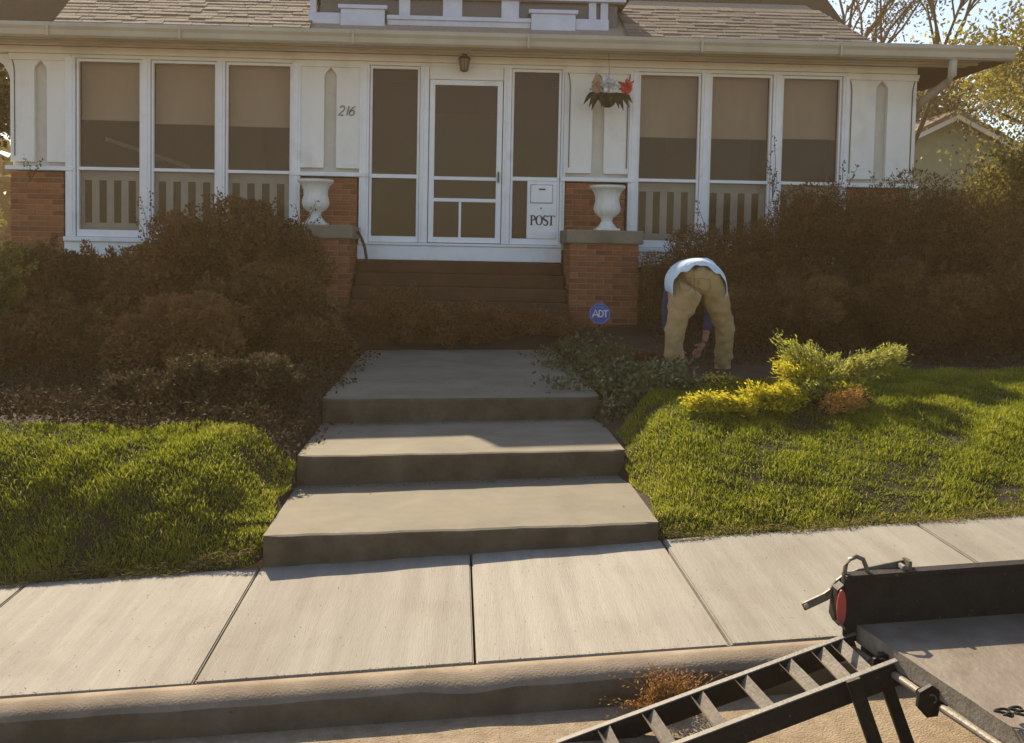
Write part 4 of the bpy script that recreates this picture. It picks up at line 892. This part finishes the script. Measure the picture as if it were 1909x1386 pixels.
bough(*offb(1520, 745, -.40, .0), 'bright yellow bough lying flat left of the heap', M['yellow'], 4200, .12, .11, L=.036, W=.012)
bough(*offb(1425, 742, -.36, .03), 'yellow-green trailing bough at the left end of the heap', M['yellow'], 2400, .09, .06, L=.036, W=.012)
bough(*offb(1525, 750, .20, .0), 'rusty dead brown bough at the front of the heap', M['rust'], 2200, .07, .07, L=.026, W=.008)
bough(*offb(1545, 742, .12, .0), 'orange dead sprig in the middle of the heap', M['rust'], 1100, .06, .12, L=.026, W=.008, lift=.05)
bough(*offb(1580, 755, -.30, -.02), 'short olive bough bridging the flat yellow bough and the rusty one', M['greyjun'], 3600, .14, .09, L=.032, W=.010)
bough(*offb(1625, 752, -.16, .0), 'short yellow sprig behind the rusty bough', M['yellow'], 1600, .09, .09, L=.03, W=.010)
p = gp_(1312, 722)
bough((p.x-.04, p.y), (p.x+.06, p.y+.01), 'small yellow sprig near the feet of the bending person', M['yellow'], 260, .025, .04, L=.025, W=.01)
p = gp_(1318, 742); bough((p.x-.06, p.y-.02), (p.x+.04, p.y), 'tiny yellow sprig at the lawn edge below the first one', M['yellow'], 200, .025, .03, L=.025, W=.01)
# dry weeds at the kerb
def tuft(u, v, n, hgt, spread, mt, lab, name='dry_weed', Yv=3.6, cnt=None):
    a = at(u, v, Yv); zb = float(streetz(a.x, Yv)); r = thing(name, lab, 'weed', None, (a.x, Yv, zb)); m = MB(); P = []; U = []
    for k in range(n):
        d_ = Vector((rng.normal()*spread, rng.normal()*spread*.25-.03, rng.uniform(.3, 1)*hgt)); b0 = Vector((rng.normal()*spread*.5, rng.normal()*.015, 0)); m.tube([b0, b0+d_*.5+Vector((rng.normal()*.01, 0, .01)), b0+d_], [.0015, .0012, .0006], 3)
        for t in np.linspace(.3, 1, 9): P.append(b0+d_*t+Vector(rng.normal(size=3))*.006); U.append(d_.normalized()+Vector(rng.normal(size=3))*.8)
    m.build('weed_stem', M['rust2'] if 'rust2' in M else M.setdefault('rust2', mat('dry_stem', (.30, .17, .07), None, rough=.9)), r)
    leaf_mesh('weed_leaves', np.array(P), rng.normal(size=(len(P), 3)), .016, .006, mt, r, up=np.array(U))
tuft(1245, 1290, 130, .17, .055, M['weed'], 'clump of dry rust-brown weeds growing from the kerb joint')
tuft(1205, 1305, 60, .06, .05, M['weed'], 'low mat of dry weeds left of the larger kerb clump')
# fallen leaves, as litter
x = rng.uniform(-4, 4.5, 260); y = rng.uniform(5.2, 8, 260); P = np.stack([x, y, np.where((x > WX0) & (x < WX1), tread(x, y), gz(x, y)+.045)+.004], 1)
kp = (rng.random(260) < .35) | ((x < WX0) | (x > WX1)) & (rng.random(260) < .5); P = P[kp]; up = rng.normal(size=P.shape); up[:, 2] *= .15
tag(leaf_mesh('fallen_leaves', P, np.tile([0, 0, 1.], (len(P), 1))+rng.normal(size=P.shape)*.2, .022, .014, M['weed'], up=up), 'scattered dry fallen leaves on lawn and steps', 'leaves', kind='stuff')
p = gp_(1282, 806)
rl = leaf_mesh('fallen_leaf', np.array([[0, 0, .03], [.01, .0, .035], [-.012, .004, .03]]), np.array([[0, -.3, 1.]]*3), .05, .04, M['petalr'], up=np.array([[1, 0, .3], [-.6, .3, .8], [0, 1, .2]])); rl.location = (p.x, p.y, p.z)
tag(rl, 'red fallen leaf on the grass near the second step', 'leaf')
# ------------------------------------------------------------------ trees behind
def tree(name, lab, x, y, h, spread, nleaf, mt, L, W, group=None, trunk=.16, levels=3, base=-1.0, clump=.35, first=.35, seed=3, nb=4, gap=0):
    rs = random.Random(seed); r = thing(name, lab, 'tree', group, (x, y, base)); m = MB(); tips = []
    def grow(p, d, ln_, rad, lv):
        q_ = p+d*ln_; md = p.lerp(q_, .5)+Vector((rs.uniform(-1, 1), rs.uniform(-1, 1), 0))*ln_*.06; m.tube([p, md, q_], [rad, rad*.85, rad*.68], 7 if lv > 1 else 5)
        if lv == 0: tips.append((md, q_)); return
        for k in range(nb if lv > 1 else 3):
            a = rs.uniform(0, 2*math.pi); s_ = Vector((math.cos(a), math.sin(a), 0)); nd = (d*rs.uniform(.6, 1)+s_*spread*rs.uniform(.6, 1.1)+Vector((0, 0, .15))).normalized()
            grow(md.lerp(q_, rs.uniform(.3, 1)), nd, ln_*rs.uniform(.62, .85), rad*.6, lv-1)
    grow(Vector((0, 0, 0)), Vector((rs.uniform(-.08, .08), 0, 1)).normalized(), h*first, trunk, levels)
    m.build('trunk', M['bark'], r, smooth=True)
    if nleaf:
        T = np.array([list(a_.lerp(b_, rs.random())) for a_, b_ in tips for _ in range(2)]); k = rng.integers(0, len(T), nleaf); P = T[k]+rng.normal(size=(nleaf, 3))*clump*np.array([1, 1, .55])
        leaf_mesh('crown', P, rng.normal(size=P.shape), rng.uniform(.7, 1.3, nleaf)*L, W, mt, r, tone=rng.normal(.45, .25, nleaf))
    return r
M['far_leaf'] = mat('olive_leaf', (.07, .06, .02), (.15, .12, .04), rough=.7, attr=True, trans=.4, c3=(.24, .19, .08), spec=.1)
a = at(1960, 300, 15.5); tree('golden_tree', 'golden-green sunlit tree overhanging the right end of the porch', a.x+1.1, 15.5, 5.6, .7, 16000, M['gold'], .062, .036, trunk=.12, first=.33, seed=5, clump=.42)
a = at(1930, 300, 13.0); tree('golden_tree', 'golden small tree low at the right frame edge before the taller one', a.x+1.1, 13.0, 3.9, .8, 12000, M['gold'], .06, .038, trunk=.08, first=.33, seed=8, clump=.36)
a = at(1960, 40, 24); tree('yellow_tree', 'bright yellow-green tree top at the upper right corner', a.x+1.5, 24, 8.6, .65, 18000, M['yellow2'] if 'yellow2' in M else M.setdefault('yellow2', mat('yellow_green_leaf', (.22, .19, .02), (.44, .37, .04), rough=.6, attr=True, trans=.5, c3=(.6, .5, .1), spec=.15)), .13, .08, trunk=.2, first=.38, seed=12, clump=.6)
a = at(1690, 150, 27); tree('sparse_tree', 'tall thin-limbed tree with sparse flat foliage above the right eave', a.x, 27, 13, .6, 7000, M['far_leaf'], .11, .05, trunk=.12, levels=4, nb=3, first=.36, seed=21, clump=.38)
a = at(1610, 150, 30); tree('sparse_tree', 'leafier thin tree rising just right of the roof edge', a.x-1.0, 30, 12.5, .5, 10000, M['far_leaf'], .12, .06, trunk=.11, levels=3, first=.4, seed=23, clump=.55)
a = at(1850, 150, 33); tree('sparse_tree', 'dark rounded tree between the bare limbs and the yellow tree', a.x-1.3, 33, 8.4, .55, 6000, M['far_leaf'], .18, .1, trunk=.14, first=.38, seed=31, clump=.8)
# backlit bush line below the golden tree
bush_at(1880, 300, 13.2, 210, 9000, M['gold'], .055, .034, 'golden_bush', 'sunlit golden bush below the pale green gable', None, clumps=26)
bush_at(1930, 240, 12.8, 190, 12000, M['gold'], .055, .034, 'golden_bush', 'sunlit golden bush at the right frame edge above the yews', None, clumps=24)
# left of the house, seen in the slit beside the column
a = at(-40, 200, 17); tree('left_tree', 'brownish tree at the left frame edge beyond the house corner', a.x-1.2, 17, 5.5, .8, 9000, M['far_leaf'], .12, .07, trunk=.14, seed=41, clump=.5)
n = 26000; x = rng.uniform(-70, 80, n); y = rng.uniform(44, 52, n); hh = 4.2+1.3*np.sin(x*.35)+1.0*np.sin(x*.9+1)+.6*np.sin(x*2.1); z = -1+rng.random(n)**.8*hh
P = np.stack([x, y, z], 1); tag(leaf_mesh('far_trees', P, rng.normal(size=P.shape), 1.0, .7, M['far_leaf']), 'distant dark belt of trees beyond the houses', 'trees', kind='stuff')
# ------------------------------------------------------------------ neighbour's house
NY = 30; ap = at(1778, 216, NY); nh = thing('neighbour_house', 'pale green gabled house far behind the right yews', 'house', loc=(ap.x, NY, -1.2)); az = ap.z+1.2
gw = MB().prism([(-4.2, 0), (4.2, 0), (4.2, az-2.2), (0, az-.12), (-4.2, az-2.2)], 0, 8); gw.build('gable_wall', M['green_wall'], nh)
for i in range(18): MB().box(-4.2+.0, 4.2, -.012, -.002, .25*i, .25*i+.02).build('siding_board', M['green_wall'], nh) if .25*i < az-2.4 else None
for s_ in (-1, 1):
    MB().prism([(s_*4.7, az-2.36), (0, az+.0), (0, az+.14), (s_*4.7, az-2.22)], -.35, 8.3).build('roof_slope', M['nroof'], nh)
    MB().prism([(s_*4.7, az-2.50), (0, az-.15), (0, az-.003), (s_*4.7, az-2.363)], -.34, -.28).build('rake_board', M['trim'], nh)
# ------------------------------------------------------------------ trailer with ramp
TX, TY = 1.34, 3.42
tr_ = thing('utility_trailer', 'black utility trailer with bare metal deck and ladder ramp parked at the kerb', 'trailer', loc=(TX, TY, 0))
def Tz(x): return G*(x-TX)
def tb(m, name, mt, parent=None, bevel=.0, **k):
    m.v = [(a-TX, b-TY, c+0) for a, b, c in m.v]; return m.build(name, mt, parent or tr_, bevel, **k)
def shear(m):
    m.v = [(a, b, c+Tz(a)) for a, b, c in m.v]; return m
zT = at(1574, 1080, TY).z; zB = at(1582, 1168, TY).z
XL = at(1574, 1100, TY).x; XR = XL+2.6; DW = 1.5
side = tb(shear(MB().box(XL, XR, TY-.006, TY+.006, zB-.06, zT).box(XL, XR, TY-.02, TY+.03, zT-.004, zT+.012)), 'side_panel', M['steel'], bevel=.002)
for i in range(4): tb(shear(MB().box(XL+.02+.62*i, XL+.06+.62*i, TY+.007, TY+.04, zB-.06, zT-.006)), 'stake', M['steel'], side)
dx0 = at(1606, 1170, TY-.03).x
SK = .155
def ex_(y, o=0): return dx0+o+SK*(TY-.03-y)
ya, yb = TY-.008, TY-DW
m = MB(); m.add([(ex_(ya), ya, zB), (XR, ya, zB), (XR, yb, zB), (ex_(yb), yb, zB), (ex_(ya), ya, zB-.006), (XR, ya, zB-.006), (XR, yb, zB-.006), (ex_(yb), yb, zB-.006)], [(3, 2, 1, 0), (4, 5, 6, 7), (0, 1, 5, 4), (1, 2, 6, 5), (2, 3, 7, 6), (3, 0, 4, 7)])
tb(shear(m), 'deck', M['deck'])
m = MB(); m.add([(ex_(ya, -.004), ya, zB+.001), (ex_(yb, -.004), yb, zB+.001), (ex_(yb, -.004), yb, zB-.062), (ex_(ya, -.004), ya, zB-.062), (ex_(ya, .0), ya, zB+.001), (ex_(yb, .0), yb, zB+.001), (ex_(yb, .0), yb, zB-.062), (ex_(ya, .0), ya, zB-.062)], [(0, 1, 2, 3), (7, 6, 5, 4), (0, 4, 5, 1), (1, 5, 6, 2), (2, 6, 7, 3), (3, 7, 4, 0)])
tb(shear(m), 'rear_plate', M['rung'])
def onp(u, v, o):
    d = at(u, v, 1.0); k = (dx0+o+SK*(TY-.03))/(d.x+SK*d.y); return d*k
tb(shear(MB().box(dx0+.005, XR, TY-.06, TY-.02, zB-.12, zB-.012).box(dx0+.25, XR, TY-DW, TY-DW+.04, zB-.12, zB-.012)), 'chassis', M['steel'])
for i in range(3): tb(shear(MB().box(dx0+.6*i+.5, dx0+.6*i+.54, TY-DW+.05, TY-.07, zB-.10, zB-.012)), 'cross_member', M['steel'])
# wheel (mostly out of view)
wx = XR-.5; m = MB(); wz = float(streetz(wx, 2.7))+.26
for yy in (TY-DW-.02, TY-.28):
    m = MB(); m.tube([(wx, yy, wz), (wx, yy-.16, wz)], .26, 24); wl = tb(m, 'wheel', M['hose'])
    m = MB(); m.tube([(wx, yy-.165, wz), (wx, yy-.17, wz)], .13, 18); tb(m, 'rim', M['worn'], wl)
m = MB(); m.bar((XR, TY-DW/2, zB-.08+Tz(XR)), (XR+.9, TY-DW/2, zB-.08+Tz(XR)), .08, .08); tb(m, 'tow_bar', M['steel'])
# tail lamp on its bracket
p = at(1569, 1128, TY); m = MB(); m.prism([(p.x-.020, p.z+.055), (p.x+.002, p.z+.075), (p.x+.002, p.z-.075), (p.x-.012, p.z-.072), (p.x-.026, p.z-.045)], TY-.008, TY+.05); tb(m, 'lamp_housing', M['steel'])
m = MB(); e = [(p.x-.007+.017*math.cos(2*math.pi*k/20), p.z-.005+.066*math.sin(2*math.pi*k/20)) for k in range(20)]
m.prism(e, TY-.022, TY-.009); tb(m, 'tail_light', M['red'], bevel=.003)
m = MB(); m.prism([(p.x-.022, p.z-.055), (p.x+.004, p.z-.082), (p.x+.004, p.z-.072), (p.x-.018, p.z-.045)], TY-.03, TY-.009); tb(m, 'lamp_trim', M['worn'])
# hoop handle and lock bar
hp_ = [at(u, v, TY+.01) for u, v in ((1574, 1110), (1573, 1082), (1576, 1058), (1584, 1043), (1597, 1038), (1609, 1043), (1615, 1058), (1620, 1078), (1623, 1095))]
tb(MB().tube(hp_, .0082, 8), 'hoop_handle', M['worn2'] if 'worn2' in M else M.setdefault('worn2', mat('brown_painted_rod', (.07, .055, .035), (.16, .13, .09), 20, .5, .2, 60, spec=.5)), smooth=True)
lb = [at(u, v, TY+.045) for u, v in ((1497, 1132), (1540, 1112), (1552, 1103), (1562, 1088), (1575, 1078), (1600, 1068), (1640, 1060), (1694, 1049))]
m = MB()
for a_, b_ in zip(lb[:-1], lb[1:]): m.bar(a_, b_+(b_-a_).normalized()*.004, .012, .028)
lk = tb(m, 'lock_bar', M['worn2'], bevel=.002)
p = at(1503, 1130, TY+.03); tb(MB().tube([(p.x, p.y, p.z), (p.x, p.y-.004, p.z)], .0085, 12), 'bar_hole', M['broom'], lk)
p = at(1680, 1056, TY+.03); tb(MB().tube([(p.x, p.y+.01, p.z), (p.x, p.y-.03, p.z)], .012, 8), 'bolt', M['worn'], lk, smooth=False)
p = at(1691, 1052, TY+.03); tb(MB().box(p.x-.008, p.x+.004, TY+.0, TY+.05, p.z-.03, p.z+.018), 'bar_bracket', M['worn2'], lk)
# loop under the panel
lp = [at(u, v, 3.36) for u, v in ((1655, 1178), (1680, 1186), (1700, 1187), (1712, 1181), (1700, 1175), (1675, 1173))]
tb(MB().tube(lp+[lp[0]], .004, 6), 'tie_loop', M['steel'])
# hinge pipe with plates
def onz(u, v, z):     # point on a level plane
    d = at(u, v, 1.0); return d*(z/d.z)
zH = zB-.055
h0 = onz(1580, 1203, zH); h1 = onz(1850, 1384, zH)
hd = (h1-h0).normalized()
segs = [((1580, 1203), (1624, 1234)), ((1661, 1254), (1713, 1290)), ((1757, 1321), (1909, 1422))]
for (a_, b_) in segs:
    A = onp(a_[0], a_[1], -.02); B = onp(b_[0], b_[1], -.02); tb(MB().tube([A, B], .0125, 12), 'hinge_pipe', M['rung'], smooth=False)
for (u, v, s_) in ((1640, 1232, .030), (1733, 1300, .045)):
    A = onp(u, v, -.025); pts = [(A.x+s_*math.cos(math.radians(a_)), A.z+s_*1.15*math.sin(math.radians(a_))-.01) for a_ in (35, 90, 145, 200, 255, 300)]
    m = MB().prism(pts, A.y-.012, A.y+.004); m.bar(A+Vector((.0, 0, -.0)), (A.x+.05, A.y, A.z+.0), .03, .05); tb(m, 'hinge_plate', M['steel'])
    m = MB(); m.tube([(A.x+.014*math.cos(math.radians(t)), A.y-.015, A.z+.014*math.sin(math.radians(t))) for t in range(-60, 150, 30)], .003, 6); tb(m, 'weld_bead', M['worn'])
# ladder ramp
rp = empty('ramp'); rp.parent = tr_
r1 = (onz(1594, 1180, zB-.02), at(1022, 1390, TY-.03)); 
yf = r1[0].y
F0 = r1[0]; F1 = at(1022, 1390, yf+.0); 
nb_ = onz(1672, 1231, zB-.015); N0 = nb_; N1 = at(1255, 1389, N0.y)
def ext(a_, b_, k): return a_+(b_-a_)*k
gz0 = float(streetz(.2, 3.3))
kF = (gz0+.01-F0.z)/(F1.z-F0.z); kN = kF
dF = (F1-F0); dN = (N1-N0)
def rail(A, D, kk, bend=None):
    m = MB(); B = A+D*kk; off = Vector((0, 0, -.036)); m.bar(A, B, .024, .007); m.bar(A+off, B+off, .006, .072); return m
endL = F0+dF*max(kF, 1.0); 
Ln = (endL-F0).length
nd = dN.normalized(); N_end = N0+nd*Ln
def railm(A, B, name):
    o = Vector((0, 0, -.04)); m = MB(); m.bar(A, B, .026, .007); m.bar(A+Vector((0, -.010, -.042)), B+Vector((0, -.010, -.042)), .006, .078); m.bar(A+Vector((0, 0, -.08)), B+Vector((0, 0, -.08)), .024, .006); tb(m, name, M['steelw'] if 'steelw' in M else M['steel'], rp); return m
for nm, A, B in (('rail_far', F0, endL), ('rail_near', N0, N_end)):
    tb(MB().bar(A, B, .026, .006), 'ramp_rail_flange', M['worn'], rp, bevel=.001)
    tb(MB().bar(A+Vector((0, -.0105, -.040)), B+Vector((0, -.0105, -.040)), .005, .073).bar(A+Vector((0, 0, -.079)), B+Vector((0, 0, -.079)), .024, .005), 'ramp_rail', M['steel'], rp)
# rungs: angle irons between the rails
ru = [((1557, 1196), (1617, 1245)), ((1521, 1210), (1578, 1258)), ((1461, 1232), (1520, 1284)), ((1379, 1262), (1434, 1318)), ((1297, 1294), (1344, 1352)), ((1206, 1328), (1250, 1382)), ((1124, 1360), (1160, 1408))]
for (a_, b_) in ru:
    tA = (at(a_[0], a_[1], F0.y).x-F0.x)/(dF.x); A = F0+dF*tA
    tB = (at(b_[0], b_[1], N0.y).x-N0.x)/(nd.x); B = N0+nd*tB
    A = A+Vector((0, -.014, -.010)); B = B+Vector((0, .014, -.010)); al = dF.normalized()
    for s_ in (-1, 1):
        w1 = al*s_*.023+Vector((0, 0, .010)); w0 = Vector((0, 0, -.018)); 
        m = MB(); t_ = Vector((0, 0, .004)); m.add([A+w0, B+w0, B+w1, A+w1, A+w0-t_, B+w0-t_, B+w1-t_, A+w1-t_], [(0, 1, 2, 3), (7, 6, 5, 4), (0, 4, 5, 1), (1, 5, 6, 2), (2, 6, 7, 3), (3, 7, 4, 0)])
        tb(m, 'rung', M['rung'], rp)
# support legs of the ramp / rear of the trailer down to the street
for (u, v, w_) in ((1588, 1312, .045), (1640, 1290, .04)):
    A = onz(u, v, zH-.08); zb_ = float(streetz(A.x, A.y)); m = MB(); m.bar((A.x, A.y, zH+.0), (A.x+.10, A.y-.02, zb_+.01), w_, .02, (0, 1, 0)); tb(m, 'support_leg', M['steel'])
    tb(MB().box(A.x+.04, A.x+.14, A.y-.07, A.y+.03, zb_, zb_+.008), 'leg_foot', M['steel'])
# chain links lying on the deck
for k, (u, v, rr) in enumerate(((1868, 1326, .02), (1880, 1333, .012), (1893, 1322, .018), (1905, 1330, .02))):
    A = onz(u, v, zB+Tz(1.9)+.006); pts = [(A.x+rr*math.cos(t), A.y+rr*.6*math.sin(t), A.z+.002*math.sin(2*t)) for t in np.linspace(0, 2*math.pi, 14)]
    tb(MB().tube(pts, .004, 6), 'chain_link', M['steel'])

# ------------------------------------------------------------------ added veil volume, lifts the dark tones
hz = MB().box(-90, 100, -30, 60, -8, 22).build('veil', M['ink']); hz.data.materials.clear()
hm = bpy.data.materials.new('tone_lift_veil'); hm.use_nodes = True; hn = hm.node_tree.nodes; hn.remove(hn['Principled BSDF']); pv = hn.new('ShaderNodeVolumePrincipled')
pv.inputs['Color'].default_value = (1, .72, .38, 1); pv.inputs['Density'].default_value = .0022; pv.inputs['Anisotropy'].default_value = .3  # added warm volume stands in for veiling glare, browns the dark tones
hm.node_tree.links.new(pv.outputs[0], hn['Material Output'].inputs['Volume']); hz.data.materials.append(hm); tag(hz, 'thin warm haze added to lift the dark tones', 'veil', kind='stuff')
